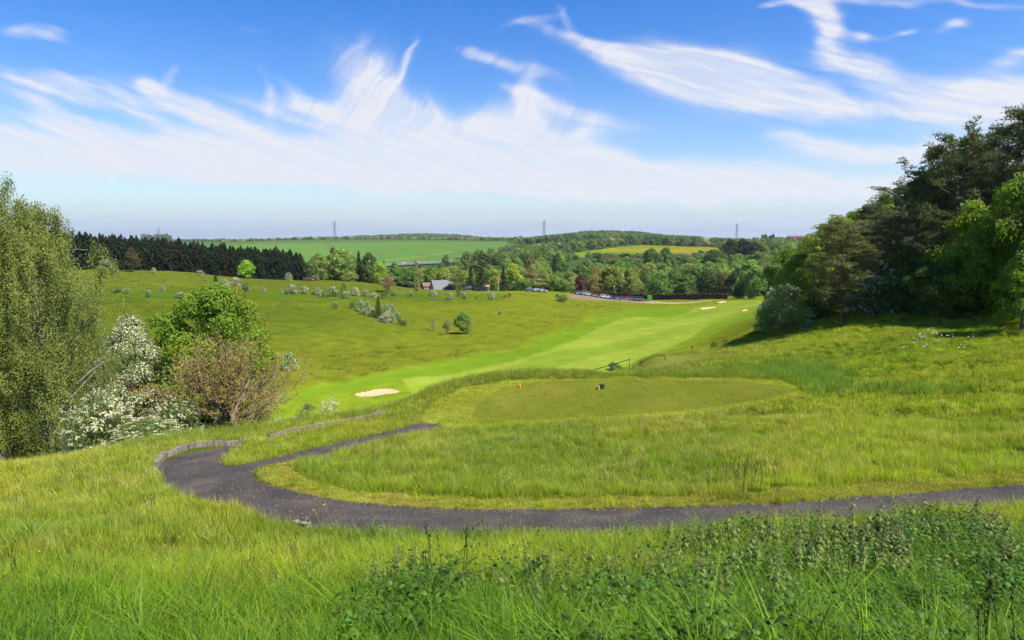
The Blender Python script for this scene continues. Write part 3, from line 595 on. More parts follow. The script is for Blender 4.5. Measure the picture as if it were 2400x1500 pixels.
def branching(rng, h, r0, levels, spread, nchild, lenf, start=None, d0=(0, 0, 1), droop=0.0, seg=4, first=.22, upturn=.25):
    """recursive twigs; returns tube packs and tip points"""
    packs, tips = [], []
    def go(p, d, ln, r, lv):
        pts = [p]; dd = d
        for i in range(seg):
            dd = dd+rng.normal(size=3)*.10+np.array([0, 0, upturn*.12-droop*.1]); dd /= np.linalg.norm(dd); pts.append(pts[-1]+dd*ln/seg)
        pts = np.array(pts); packs.append(tube(pts, np.linspace(r, r*.5 if lv else r*.2, seg+1), 6 if lv >= levels-1 else (4 if lv > 1 else 3)))
        if lv == 0: tips.extend(pts[1:]); return
        for c_ in range(nchild[levels-lv]):
            t_ = .25+.75*(c_+rng.rand())/nchild[levels-lv] if lv < levels else first+(1-first)*(c_+rng.rand())/nchild[0]
            i = min(seg-1, int(t_*seg)); a = pts[i]+(pts[i+1]-pts[i])*(t_*seg-i)
            ph = c_*2.399+rng.rand()*1.2; ref = rdir(rng, 1)[0]; s1 = np.cross(dd, ref); s1 /= np.linalg.norm(s1)+1e-9; s2 = np.cross(dd, s1)
            sp = spread[levels-lv]*(.7+.6*rng.rand()); nd = dd*math.cos(sp)+(s1*math.cos(ph)+s2*math.sin(ph))*math.sin(sp); nd /= np.linalg.norm(nd)
            if nd[2] < -.15: nd[2] = abs(nd[2])*.4
            go(a, nd, ln*lenf[levels-lv]*(.75+.5*rng.rand()), max(r*.45*(1.15-.4*t_), .0009 if h < 2 else .004), lv-1)
    go(np.array(start if start is not None else (0, 0, 0), float), np.array(d0, float), h, r0, levels)
    return packs, np.array(tips)
# ---- leaf and bark materials
LM = {}
LM['mid'] = leaf_mat('leaf_mixed', (.290, .340, .085), (.150, .200, .050), .40, objcol=True)
LM['spruce'] = leaf_mat('leaf_spruce', (.026, .042, .018), (.010, .018, .009), .08, objcol=True, spec=.1)
LM['pine'] = leaf_mat('leaf_pine', (.175, .195, .065), (.085, .105, .034), .32, objcol=True)
LM['birch'] = leaf_mat('leaf_birch', (.300, .340, .070), (.150, .190, .040), .48)
LM['maple'] = leaf_mat('leaf_maple', (.260, .335, .034), (.120, .190, .020), .47, objcol=True)
LM['haw'] = leaf_mat('leaf_hawthorn', (.200, .260, .060), (.100, .145, .034), .34, objcol=True)
LM['bloss'] = leaf_mat('hawthorn_blossom', (.86, .81, .60), (.60, .58, .36), .42)
LM['bud'] = leaf_mat('bud_leaf', (.40, .25, .055), (.26, .27, .05), .4)
BK = bark_mat('bark_grey', (.05, .042, .032), (.13, .11, .09)); BKR = bark_mat('bark_red', (.10, .050, .028), (.24, .115, .06)); BKW = bark_mat('bark_birch', (.05, .045, .04), (.42, .40, .36), 3.0); BKT = bark_mat('bark_twig', (.13, .095, .05), (.27, .20, .12))
for q in range(7): broadleaf('far', 100+q, LM['mid'], BK, w=.92+.1*(q % 3), n=2600, nl=38+6*(q % 3), leaf=.075, prof=(dome, ovoid)[q % 2], base=.1, lr=.16+.02*(q % 3), nlimb=6)
for q in range(3): broadleaf('sparse', 120+q, LM['mid'], BK, w=.8, n=1300, nl=34, leaf=.055, prof=ovoid, base=.16, lr=.17, nlimb=26, sv=.3)
for q in range(4): spruce('spruce', 140+q, LM['spruce'], BK, w=.40+.04*q, n=3400, leaf=.06, prof=lambda s: min(1, (1-s)*2.6)**.8*(.8+.2*(1-s)))
for q in range(2): spruce('cone', 150+q, LM['spruce'], BK, w=.46, n=2600, leaf=.055, droop=.18)
for q in range(4): broadleaf('hawfar', 160+q, LM['haw'], BK, w=1.25, h=1.0, base=.0, n=900, nl=26, leaf=.10, prof=dome, lr=.2, trunk=.03, blossom=LM['bloss'], bn=(720, 330, 80, 560)[q], bleaf=.075, nlimb=4)
# ---------------------------------------------------------------- planting
PCNT = {}
def plant(kind, name, px, D, top=None, h=None, wpx=None, label=None, cat='tree', group=None, color=None, variant=None, rz=None, loc=None, base_w=1.0, sink=.0):
    """stand a copy of a prototype on the land; top = photo row of its highest leaf, wpx = crown width there in pixels"""
    lst = PR[kind]; i = PCNT.get(kind, 0); PCNT[kind] = i+1
    parts = lst[(variant if variant is not None else i) % len(lst)]
    p = loc if loc is not None else gpt(px, D)
    if h is None:
        u, t = pix(px, top); h = t*p.y-p.z
    f = p.y*ct-p.z*st
    s = h if wpx is None else wpx*f/1600.0/base_w
    r = random.Random(int(px*13+D*7)+i)
    o = empty(name, (p.x, p.y, p.z-sink), r.uniform(0, 6.28) if rz is None else rz); o.scale = (s, s, h)
    tag(o, label, cat, group)
    for nm, me in parts:
        c_ = bpy.data.objects.new(nm, me); COL.objects.link(c_); c_.parent = o
        if color is not None and nm != 'trunk' and nm != 'blossom': c_.color = (*color, 1)
    return o
def hue(r, g, b, j, rng):
    return (r*(1+rng.uniform(-j, j)), g*(1+rng.uniform(-j, j)), b*(1+rng.uniform(-j, j)))
ORD = ['first', 'second', 'third', 'fourth', 'fifth', 'sixth', 'seventh', 'eighth', 'ninth', 'tenth']
def nth(k):
    if k < 10: return ORD[k]
    n = k+1; return str(n)+('th' if 10 <= n % 100 <= 20 else {1: 'st', 2: 'nd', 3: 'rd'}.get(n % 10, 'th'))
rg = random.Random(5)
# ---- conifer belt along the top of the opposite hill
def belt():
    rows = []
    for row, (off, hh) in enumerate(((0, 0), (7, 5))):
        px = -130.0+row*4
        k = 0
        while px < 706:
            s = (px-0)/700.0; D = np.interp(px, [-130, 200, 450, 700], [205, 236, 258, 282])+off
            base = np.interp(px, [-130, 200, 450, 700], [628, 636, 645, 656]); top = np.interp(px, [-130, 60, 200, 300, 450, 555, 562, 700, 712], [522, 538, 549, 554, 568, 576, 583, 588, 600])
            top += rg.uniform(-6, 9)-hh*.3
            top -= 3 if rg.random() < .3 else 0
            if 554 < px < 566 and row == 0: top += 9
            rows.append((row, px, D, top)); px += rg.uniform(6, 15)
    for row in (0, 1):
        for k, (r_, px, D, top) in enumerate([q for q in rows if q[0] == row]):
            h = pix(px, top)[1]*D-float(gpt(px, D).z)
            plant('spruce', 'conifer_tree', px, D, top=top, wpx=rg.uniform(26, 36)*(285/D)**.5/.42, color=hue(1.15, 1.15, 1, .28, rg), cat='conifer',
                  label=('dark conifer in the %s row of the hilltop belt, %s from its left end' % (('front', 'back')[row], nth(k))), group='dark conifers in the belt on the opposite hill')
belt()
# ---- bushes and small trees dotted over the opposite hillside: px, base row, height px, width px, kind, tone
WH, GR_, OL, BRT, BRN, PALE = (1, 1, 1), (1.1, 1.2, .9), (1.2, 1.1, .8), (1.35, 1.75, .55), (1.35, .85, .9), (1.3, 1.25, 1.2)
HB = [(616, 686, 16, 13, 'w'), (660, 686, 10, 11, 'w'), (673, 692, 12, 12, 'g'), (685, 688, 22, 26, 'w'), (712, 688, 18, 24, 'w'), (735, 692, 9, 10, 'g'), (747, 692, 19, 18, 'w'), (760, 697, 14, 16, 'g'), (780, 695, 25, 32, 'm'),
      (810, 699, 17, 25, 'w'), (832, 693, 20, 26, 'w'), (858, 694, 14, 19, 'w'), (877, 697, 11, 20, 'w'), (900, 700, 16, 18, 'g'), (927, 694, 14, 17, 'm'), (961, 695, 15, 19, 'm'), (1013, 696, 18, 21, 'w'), (1054, 703, 17, 20, 'w'),
      (1086, 703, 18, 18, 'm'), (1075, 697, 18, 16, 'g'), (1150, 703, 20, 18, 'w'), (1194, 697, 11, 13, 'g'), (1184, 698, 8, 9, 'g'), (1116, 702, 7, 8, 'g'), (1320, 708, 17, 38, 'g'), (1306, 698, 9, 12, 'g'), (1173, 738, 11, 13, 'm'), (787, 723, 16, 17, 'm'),
      (828, 723, 17, 20, 'g'), (846, 730, 27, 26, 'w'), (862, 737, 32, 30, 'w'), (872, 743, 16, 18, 'g'), (905, 746, 33, 24, 'w'), (917, 742, 30, 26, 'w'), (905, 757, 24, 34, 'w'), (921, 758, 22, 20, 'w'), (932, 750, 20, 20, 'm'), (938, 762, 16, 18, 'g'), (949, 765, 16, 19, 'g'),
      (248, 637, 31, 33, 'w'), (360, 641, 14, 14, 'w'), (469, 645, 12, 19, 'w'), (572, 650, 9, 15, 'w'), (655, 655, 15, 20, 'g'), (677, 657, 18, 21, 'w'), (278, 686, 12, 24, 'g'), (298, 688, 14, 17, 'm'), (349, 697, 18, 16, 'm'), (381, 684, 17, 13, 'w'), (425, 698, 14, 26, 'w'),
      (525, 676, 22, 30, 'w'), (553, 676, 27, 32, 'w'), (576, 686, 22, 26, 'g'), (678, 868, 42, 44, 'w')]
rb = np.random.RandomState(9)
def side(px, D): return 'low on' if D < 125 else ('halfway up' if D < 180 else 'near the top of')
for k, (px, by, hp, wp, ty) in enumerate(HB):
    p = gray(px, by, 85); f = p.y*ct-p.z*st
    word = {'w': 'white flowering', 'g': 'dark green', 'm': 'half flowering green'}[ty]
    if (px, by) == (678, 868): lb = 'white flowering hawthorn bush low on the slope right of the bare brown tree'
    else:
        lb = '%s bush %s the opposite hillside, %s bush from the left' % (word, side(px, p.y), nth(sum(1 for q in HB if q[0] < px or (q[0] == px and q[1] < by))))
    plant('hawfar', 'hawthorn_bush' if ty != 'g' else 'green_bush', px, p.y, h=hp*f/1600*.95, wpx=wp*.95, base_w=1.3, label=lb, cat='bush', group='bushes dotted over the opposite hillside', loc=p,
          variant={'w': (0, 3)[k % 2], 'm': 1, 'g': 2}[ty], color=hue(1, 1, 1, .2, rg))
def single(kind, name, px, by, top, wp, color, label, base_w=1.0, variant=None, cat='tree', D=None, group=None):
    p = gray(px, by, 85) if D is None else gpt(px, D)
    return plant(kind, name, px, p.y, top=top, wpx=wp, base_w=base_w, color=color, label=label, variant=variant, cat=cat, loc=p, group=group)
single('far', 'broadleaf_tree', 1085, 783, 733, 43, (.75, 1.05, .7), 'round dark green tree alone on the slope above the fairway', variant=0)
single('sparse', 'young_tree', 1048, 785, 746, 28, (1.3, 1.0, 1.5), 'thin pale young tree left of the round dark green tree')
single('sparse', 'young_tree', 1016, 776, 740, 17, (1.6, 1.3, 2.2), 'thin greyish young tree, farther left of the round dark green tree', variant=1)
single('cone', 'conifer_tree', 887, 746, 694, 28, (2.2, 3.2, 1.8), 'green cone shaped conifer among white hawthorns on the hillside', cat='conifer', base_w=.55)
single('far', 'broadleaf_tree', 578, 652, 611, 43, (1.3, 1.75, .5), 'bright green round tree in front of the dark conifer belt')
single('sparse', 'bare_tree', 311, 638, 580, 48, (.55, .36, .5), 'brownish thin leaved tree in front of the conifer belt')
single('cone', 'conifer_tree', 506, 664, 641, 16, (1.6, 2.6, 1.4), 'small green conifer beside white bushes above the green dome tree', cat='conifer', base_w=.55)
single('far', 'broadleaf_tree', 809, 690, 661, 20, (1.15, 1.35, .8), 'small upright green tree in the hillside hedge line')
single('sparse', 'copper_tree', 910, 686, 643, 48, (1.35, .72, 1.1), 'reddish brown spreading tree at the hill crest left of the grey roof')
single('sparse', 'slender_tree', 977, 689, 648, 22, (1.25, 1.05, 1.0), 'slender olive tree with bare stem at the crest')
# ---- named trees of the valley behind the crest: px, D, top, width, kind, colour, label
MT = [(748, 300, 596, 62, 'far', (.95, 1.05, .8), 'broad green tree at the right end of the conifer belt'), (800, 306, 586, 66, 'far', (.95, 1.15, .7), 'tall bright green tree right of the conifer belt'),
      (782, 318, 583, 26, 'far', (.75, .42, .9), 'dark purple tree top between green trees beside the belt'), (733, 292, 606, 34, 'far', (.8, .9, .8), 'small green tree touching the end of the conifer belt'),
      (842, 300, 587, 34, 'cone', (1.0, 1.2, 1.0), 'narrow dark conifer right of the tall green tree'), (866, 300, 594, 42, 'far', (.45, .5, .45), 'dark dull tree right of the narrow dark conifer'),
      (820, 286, 638, 44, 'far', (1.25, 1.25, .9), 'low pale green tree in front of the dark conifer'), (889, 292, 616, 36, 'far', (1.35, 1.5, .55), 'yellow green tree right of the dark dull tree'),
      (901, 315, 609, 16, 'cone', (1, 1.1, 1), 'thin dark conifer behind the yellow green tree'), (925, 312, 616, 40, 'far', (.7, .95, .6), 'round green tree left of the viaduct end'), (952, 300, 628, 40, 'far', (.6, .9, .55), 'dark green tree in front of the viaduct left end'),
      (976, 320, 612, 38, 'sparse', (1.2, 1.0, .9), 'olive tree rising in front of the viaduct'), (1003, 340, 632, 40, 'far', (.55, .8, .5), 'dark green tree behind the grey roofed clubhouse'),
      (1032, 345, 636, 36, 'far', (1.1, 1.3, .6), 'light green tree behind the grey roofed clubhouse'), (1066, 284, 642, 40, 'sparse', (1.0, .9, .8), 'thin olive tree in front of the clubhouse roof'), (1078, 286, 632, 48, 'sparse', (.85, .78, .7), 'brownish pine right of the grey roofed clubhouse'),
      (1103, 297, 624, 28, 'cone', (1.3, 1.25, 1.2), 'dark conifer left of the great pine'), (1130, 284, 587, 50, 'greatpine', (.42, .46, .5), 'great dark pine with layered branches beside the flagpole'),
      (1157, 310, 632, 36, 'far', (1.3, 1.35, .7), 'yellow green tree right of the great pine'), (1180, 300, 622, 30, 'cone', (2.0, 1.8, 1.4), 'dark olive conifer behind the flagpole'), (1203, 312, 620, 46, 'far', (1.5, 1.5, .5), 'yellow green round tree right of the flagpole'),
      (1222, 300, 655, 40, 'far', (.6, .85, .6), 'low dark green tree behind the flag'), (1245, 320, 624, 44, 'sparse', (1.15, .85, .9), 'brown budding tree behind the hill crest'), (1272, 312, 630, 42, 'sparse', (1.15, .95, .8), 'tall brownish budding tree left of the chestnuts'),
      (1300, 305, 646, 44, 'far', (1.2, 1.15, .7), 'olive green tree left of the pale chestnut'), (1318, 297, 654, 36, 'far', (.85, 1.05, .75), 'dark green chestnut with pale candles left of the copper beech'), (1340, 300, 650, 32, 'far', (1.2, 1.35, .9), 'pale green chestnut touching the copper beech'),
      (1359, 292, 645, 27, 'far', (.72, .17, .62), 'deep purple copper beech at the end of the car park'), (1395, 303, 640, 44, 'sparse', (1.25, .92, .85), 'orange brown budding tree behind the parked cars'),
      (1432, 305, 624, 62, 'far', (.95, .95, .55), 'large olive green tree behind the row of cars'), (1475, 315, 632, 52, 'far', (1.05, 1.05, .65), 'pale olive tree behind the right end of the cars'), (1500, 300, 660, 40, 'sparse', (1.1, 1.0, .8), 'thin olive tree behind the car park hedge'),
      (1545, 292, 640, 56, 'far', (.62, .88, .5), 'dark green tree behind the clipped hedge left end'), (1602, 292, 646, 56, 'far', (.55, .72, .42), 'dark round tree behind the middle of the clipped hedge'), (1655, 290, 634, 52, 'far', (.32, .42, .3), 'almost black tree behind the clipped hedge'),
      (1690, 288, 640, 40, 'far', (.55, .5, .35), 'brownish dark tree between two black trees'), (1726, 284, 630, 46, 'far', (.32, .42, .3), 'almost black tree near the right hand wood'), (1768, 278, 628, 54, 'far', (.62, .95, .5), 'green tree at the foot of the right hand wood'),
      (1560, 620, 582, 38, 'far', (.5, .8, .4), 'dark green domed tree below the yellow field'), (1526, 600, 584, 40, 'far', (.45, .62, .42), 'darker domed tree left of the green dome below the yellow field'), (1524, 470, 605, 36, 'far', (.6, .7, .5), 'grey green tree below two domed trees'),
      (1672, 560, 586, 58, 'far', (.38, .55, .36), 'wide dark green dome left of the black grove'), (1712, 640, 563, 46, 'far', (.16, .22, .2), 'left tree of the black grove under the skyline'), (1742, 640, 562, 50, 'far', (.14, .19, .18), 'middle tree of the black grove under the skyline'), (1768, 630, 569, 44, 'far', (.17, .23, .2), 'right tree of the black grove under the skyline'),
      (1776, 520, 596, 48, 'far', (.45, .62, .42), 'dark green tree in front of the black grove'), (1642, 760, 587, 16, 'far', (.4, .5, .4), 'small dark tree on the edge of the yellow field'), (1405, 480, 596, 36, 'far', (.42, .6, .42), 'dark green tree above the copper beech'),
      (1398, 700, 592, 36, 'far', (.5, .7, .5), 'dark round tree at the left corner of the yellow field'), (1305, 430, 596, 30, 'far', (.4, .6, .45), 'narrow dark green tree in the middle of the valley wood'), (1245, 470, 590, 46, 'sparse', (1.0, .75, .9), 'greyish budding tree in the middle of the valley wood'),
      (1046, 640, 598, 22, 'far', (.6, .8, .5), 'dark green tree behind the viaduct'), (1095, 620, 590, 34, 'far', (.7, .85, .55), 'green tree at the right end of the viaduct'), (1120, 600, 588, 36, 'far', (.75, .85, .6), 'green tree above the right end of the viaduct')]
_gp = (lambda s: (.62+.55*math.sin(min(1, s*1.6)*math.pi*.5))*(1-s)**.55)
spruce('greatpine', 170, LM['pine'], BK, w=.55, n=4200, leaf=.045, prof=_gp, droop=.04, nb=64, z0=.14)
broadleaf('hedge', 180, LM['haw'], BK, w=1.0, base=0, n=500, nl=14, leaf=.12, prof=lowdome, nlimb=2)
for px, D, top, wp, kd, colr, lb in MT:
    plant(kd, {'cone': 'conifer_tree', 'greatpine': 'pine_tree'}.get(kd, 'broadleaf_tree'), px, D, top=top, wpx=wp, base_w={'cone': .55, 'greatpine': .62, 'far': .98, 'sparse': .85}.get(kd, 1), color=colr, label=lb, cat={'cone': 'conifer', 'greatpine': 'pine'}.get(kd, 'tree'))
# ---- the rest of the valley wood, each tree on its own
def on(M, p):
    return float(_b2(AZ, LR, M, np.array(math.atan2(p.x, p.y)), np.array(math.log(math.hypot(p.x, p.y))))) > .3
def wood():
    cand = []; rr = random.Random(21); tries = 0
    while len(cand) < 262 and tries < 9000:
        tries += 1
        px = rr.uniform(700, 1900); D = math.exp(rr.uniform(math.log(325), math.log(1150)))
        h = rr.uniform(9, 15); p = gpt(px, D)
        if on(M_gf, p) or on(M_yf, p) or on(M_car, p): continue
        top = 750-1600*((p.y*st+(p.z+h)*ct)/(p.y*ct-(p.z+h)*st))
        lim = float(np.interp(px, [700, 760, 900, 1000, 1060, 1180, 1230, 1330, 1345, 1700, 1710, 1900], [628, 622, 626, 630, 606, 592, 572, 588, 606, 604, 572, 562]))
        if D > 900 and px > 1330: lim = 560
        if top < lim: continue
        if px < 900 and D > 600: continue
        wpx = h*rr.uniform(.85, 1.25)*1600/D
        if any(abs(px-q[0]) < (wpx+q[4])*.30 and abs(math.log(D/q[1])) < .055 for q in cand): continue
        cand.append((px, D, top, h, wpx))
    tones = [((.95, 1.02, .68), 'olive green'), ((.75, .95, .62), 'mid green'), ((1.15, 1.2, .75), 'light green'), ((.52, .7, .48), 'dark green'), ((1.12, .95, .85), 'brownish'), ((.9, 1.15, .55), 'fresh green')]
    bands = [(325, 400, 'front'), (400, 490, 'second'), (490, 600, 'third'), (600, 760, 'fourth'), (760, 1200, 'back')]
    for lo, hi, bn in bands:
        for k, (px, D, top, h, wpx) in enumerate(sorted(q for q in cand if lo <= q[1] < hi)):
            t_, word = tones[rr.choice([0, 0, 1, 1, 1, 2, 3, 3, 4, 5])]
            plant('sparse' if word == 'brownish' or rr.random() < .12 else 'far', 'broadleaf_tree', px, D, h=h, wpx=wpx, color=hue(*t_, .12, rr), cat='tree',
                  label='%s tree in the %s rank of the valley wood, %s from the left' % (word, bn, nth(k)), group='trees of the valley wood')
wood()
# ---- far woods, hedges and copses: beyond counting, instanced as one mass
def geo_scatter(name, pts, rot, scl, idx, protos, tint, label, cat, kind='stuff'):
    me = bpy.data.meshes.new(name); me.vertices.add(len(pts)); me.vertices.foreach_set('co', np.asarray(pts, np.float32).ravel())
    for an, ty, arr in (('rot', 'FLOAT_VECTOR', rot), ('scl', 'FLOAT_VECTOR', scl), ('pid', 'INT', idx), ('tint', 'FLOAT_COLOR', tint)):
        a = me.attributes.new(an, ty, 'POINT'); a.data.foreach_set({'FLOAT_VECTOR': 'vector', 'INT': 'value', 'FLOAT_COLOR': 'color'}[ty], np.asarray(arr, np.int32 if ty == 'INT' else np.float32).ravel())
    o = link(name, me); tag(o, label, cat, kind=kind)
    pc = bpy.data.collections.new(name+'_kinds')
    for k, m_ in enumerate(protos):
        q = bpy.data.objects.new('%s_kind_%03d' % (name, k), m_); pc.objects.link(q)
    ng = bpy.data.node_groups.new(name, 'GeometryNodeTree'); ng.interface.new_socket('Geometry', in_out='INPUT', socket_type='NodeSocketGeometry'); ng.interface.new_socket('Geometry', in_out='OUTPUT', socket_type='NodeSocketGeometry')
    a = ng.nodes.new; L = ng.links.new; gi = a('NodeGroupInput'); go = a('NodeGroupOutput'); ip = a('GeometryNodeInstanceOnPoints'); ci = a('GeometryNodeCollectionInfo')
    ci.inputs['Collection'].default_value = pc; ci.inputs['Separate Children'].default_value = True; ci.inputs['Reset Children'].default_value = True
    def na(nm, ty): n = a('GeometryNodeInputNamedAttribute'); n.data_type = ty; n.inputs['Name'].default_value = nm; return n.outputs['Attribute']
    ip.inputs['Pick Instance'].default_value = True; L(gi.outputs[0], ip.inputs['Points']); L(ci.outputs[0], ip.inputs['Instance'])
    L(na('pid', 'INT'), ip.inputs['Instance Index']); L(na('scl', 'FLOAT_VECTOR'), ip.inputs['Scale'])
    er = a('FunctionNodeEulerToRotation'); L(na('rot', 'FLOAT_VECTOR'), er.inputs[0]); L(er.outputs[0], ip.inputs['Rotation'])
    L(ip.outputs[0], go.inputs[0]); md = o.modifiers.new('scatter', 'NODES'); md.node_group = ng
    return o
def tinted_leaf(name, col, col2, trans=.3, spec=.2, rough=.55):
    m = leaf_mat(name, col, col2, trans, spec=spec, rough=rough); nt = m.node_tree
    mx = [n for n in nt.nodes if n.type == 'MIX'][0]; outs = [l.to_socket for l in mx.outputs[2].links]
    ta = N(nt, 'ShaderNodeAttribute', attribute_name='tint', attribute_type='INSTANCER'); m2 = N(nt, 'ShaderNodeMix', data_type='RGBA', blend_type='MULTIPLY'); m2.inputs[0].default_value = 1
    nt.links.new(mx.outputs[2], m2.inputs[6]); nt.links.new(ta.outputs['Color'], m2.inputs[7])
    for s in outs: nt.links.new(m2.outputs[2], s)
    return m
LM['woods'] = tinted_leaf('leaf_woods', (.230, .285, .085), (.125, .175, .055))
def far_woods():
    rr = np.random.RandomState(77); protos = []
    for q in range(4):
        r2 = np.random.RandomState(300+q); L = lobes(r2, 16, 1.0, .05, .97, dome, .22); protos.append(card_mesh('crown', [lobe_leaves(r2, L, 420, .17, .85)], LM['woods']))
    P, S, T = [], [], []
    def add(px, D, h, wd, col):
        p = gpt(px, D); P.append((p.x, p.y, p.z-.1*h)); S.append((wd, wd, h)); j = 1+rr.normal(size=3)*.12; T.append((*np.clip(np.array(col)*j, .05, 3), 1))
    G1, G2, GB, GW, GP = (.95, 1.0, .75), (.7, .85, .6), (.42, .55, .5), (2.0, 1.7, 2.0), (.32, .42, .42)
    # wooded hilltop right of centre: rows 540-560
    for _ in range(950):
        px = rr.uniform(1195, 1640); D = rr.uniform(1120, 1900); sky = np.interp(px, [1195, 1260, 1330, 1380, 1450, 1500, 1560, 1640], [562, 552, 545, 539, 538, 541, 549, 553]); p = gpt(px, D)
        hmax = (pix(px, sky)[1]*D-p.z); h = min(hmax*rr.uniform(.82, 1.02), 34 if D > 1500 else 18)
        if h < 3: continue
        add(px, D, h, h*rr.uniform(.6, .9) if h > 15 else h*1.0, (G1, G2, G2, GB)[rr.randint(4)] if D < 1600 else (G2, GB, (.62, .6, .5))[rr.randint(3)])
    # skyline right
    for _ in range(560):
        px = rr.uniform(1600, 1980); D = rr.uniform(1150, 2300); p = gpt(px, D); sky = np.interp(px, [1600, 1700, 1760, 1800, 1980], [550, 556, 556, 553, 556])
        h = (pix(px, sky+rr.uniform(0, 12))[1]*D-p.z)
        if 3 < h < 26: add(px, D, h, h*1.1, (G1, G2, G2, GW)[rr.choice(4, p=[.38, .3, .24, .08])])
    for px in (1786, 1794, 1806, 1812, 1790): add(px, 1300, 16+rr.rand()*4, 7, GB)
    # hedge with blossom along the top of the green field
    for px in np.arange(505, 1225, 3.2):
        D = np.interp(px, [505, 620, 900, 1100, 1225], [2350, 2350, 2300, 2250, 1900]); add(px+rr.normal(), D+rr.normal()*20, rr.uniform(6, 13), rr.uniform(9, 16), GW if rr.rand() < .35 else (G1, G2, GB)[rr.randint(3)])
    # woods on the far left ridge
    for _ in range(1100):
        px = rr.uniform(540, 1150); D = rr.uniform(2350, 3100); sky = np.interp(px, [540, 600, 700, 800, 850, 900, 1000, 1100, 1150], [567, 561, 556, 553, 550, 548, 544, 549, 558]); p = gpt(px, D)
        h = (pix(px, sky+rr.uniform(0, 9))[1]*D-p.z)
        if 4 < h < 60: add(px, D, h, rr.uniform(14, 24), (G1, G1, G2)[rr.randint(3)] if (px < 850 or D < 2750) else GP)
    for px in np.arange(150, 540, 4.0): add(px+rr.normal()*2, 2900+rr.normal()*150, rr.uniform(5, 15)+(22 if 330 < px < 405 else 0), rr.uniform(12, 26), (G2, GB)[rr.randint(2)])
    for px in np.arange(1120, 1240, 3.0): add(px+rr.normal()*2, 2600+rr.normal()*150, rr.uniform(8, 16), rr.uniform(12, 22), (G1, G2)[rr.randint(2)])
    # hedge at the back of the yellow field, and in front of it
    for px in np.arange(1330, 1710, 2.6):
        D = np.interp(px, [1330, 1450, 1540, 1700], [985, 1130, 1180, 1110]); add(px, D, rr.uniform(8, 17) if px < 1560 else rr.uniform(4, 8), rr.uniform(8, 13), (G1, G2, GB, G2)[rr.randint(4)] if rr.rand() > .15 else GW)
    for px in np.arange(1420, 1720, 3.4):
        add(px, np.interp(px, [1420, 1720], [735, 760]), rr.uniform(3, 6), rr.uniform(5, 8), (GB, GP)[rr.randint(2)] if px < 1500 else (GW, G2, (1.3, .9, 1))[rr.randint(3)])
    for px in np.arange(1190, 1350, 5.0): add(px, 1010+rr.normal()*20, rr.uniform(6, 10), rr.uniform(8, 13), (G1, G2, GW)[rr.choice(3, p=[.4, .4, .2])])
    # low growth that closes the floor of the valley wood
    for _ in range(1500):
        px = rr.uniform(690, 1900); D = math.exp(rr.uniform(math.log(300), math.log(1100))); p = gpt(px, D)
        if on(M_gf, p) or on(M_yf, p) or on(M_car, p) or (px < 1050 and D > 640) or (D < 330 and 980 < px < 1160): continue
        if 1330 < px < 1545 and D < 322: continue
        if px > 1400 and D < 300: continue
        add(px, D, rr.uniform(3, 7), rr.uniform(6, 10), (G1, G2, G2)[rr.randint(3)])
    n = len(P); rot = np.stack([np.zeros(n), np.zeros(n), rr.uniform(0, 6.28, n)], 1)
    geo_scatter('distant_woods', P, rot, S, rr.randint(0, 4, n), protos, T, 'far woods, copses and hedgerows over the distant hills', 'woods')
far_woods()
# ---------------------------------------------------------------- the trees that stand close by
def birch(kind, seed, n=76000):
    rng = np.random.RandomState(seed); P = []; org = []
    tk = np.array([[0, 0, -.02], [.004, 0, .1], [.012, .006, .35], [0, .01, .65], [.015, 0, .985]]); P.append(tube(tk, [.016, .0115, .009, .0055, .001], 8))
    for k in range(78):
        s = .10+.87*(k+rng.rand())/78; a = np.array([np.interp(s, tk[:, 2], tk[:, j]) for j in range(3)]); ph = k*2.399+rng.rand()
        env = (.30*math.sin(math.pi*min(1, (1-s)*.72+.10))**.8)*(.75+.45*rng.rand())*(.62 if s > .8 else 1)
        d = np.array([math.cos(ph), math.sin(ph), .55+.5*rng.rand()]); m1 = a+d*env*.55; e = a+np.array([math.cos(ph)*env, math.sin(ph)*env, env*(.35+.5*rng.rand())])
        P.append(tube([a, m1, m1+(e-m1)*.35], [.0042*(1.15-s), .0022*(1.15-s), .0006], 4))
        for q in range(13):
            f = .3+.7*rng.rand(); c_ = (a*(1-f)**2+2*f*(1-f)*m1+f*f*e) if f < 1 else e; org.append((*(c_+rng.normal(size=3)*.020), .03+.06*rng.rand()*(1.2-s)))
    O = np.array(org); O = O[O[:, 2] > .06]; k = rng.randint(0, len(O), n); q = rng.rand(n)
    sw = rng.normal(size=(len(O), 2))*.25
    C = O[k, :3].copy(); C[:, 0] += sw[k, 0]*O[k, 3]*q+rng.normal(size=n)*.010; C[:, 1] += sw[k, 1]*O[k, 3]*q+rng.normal(size=n)*.010; C[:, 2] += -O[k, 3]*q*1.25+.02+rng.normal(size=n)*.008
    rad = C[:, :2]/(np.linalg.norm(C[:, :2], axis=1)[:, None]+1e-6); Nm = np.concatenate([rad*.9, np.full((n, 1), .25)], 1)+rng.normal(size=(n, 3))*.6
    v = np.clip(.5+.28*rng.normal(size=n)+.2*np.sin(k*3.3), 0, 1)
    V, F = join_np(P); tm = mesh_np('trunk', V, F, True); tm.materials.append(BKW)
    PR.setdefault(kind, []).append([('crown', card_mesh('crown', [cards(C, Nm, .0064*(.6+.8*rng.rand(n)), .75, v, rng)], LM['birch'])), ('trunk', tm)])
for q in range(2): birch('birch', 400+q)
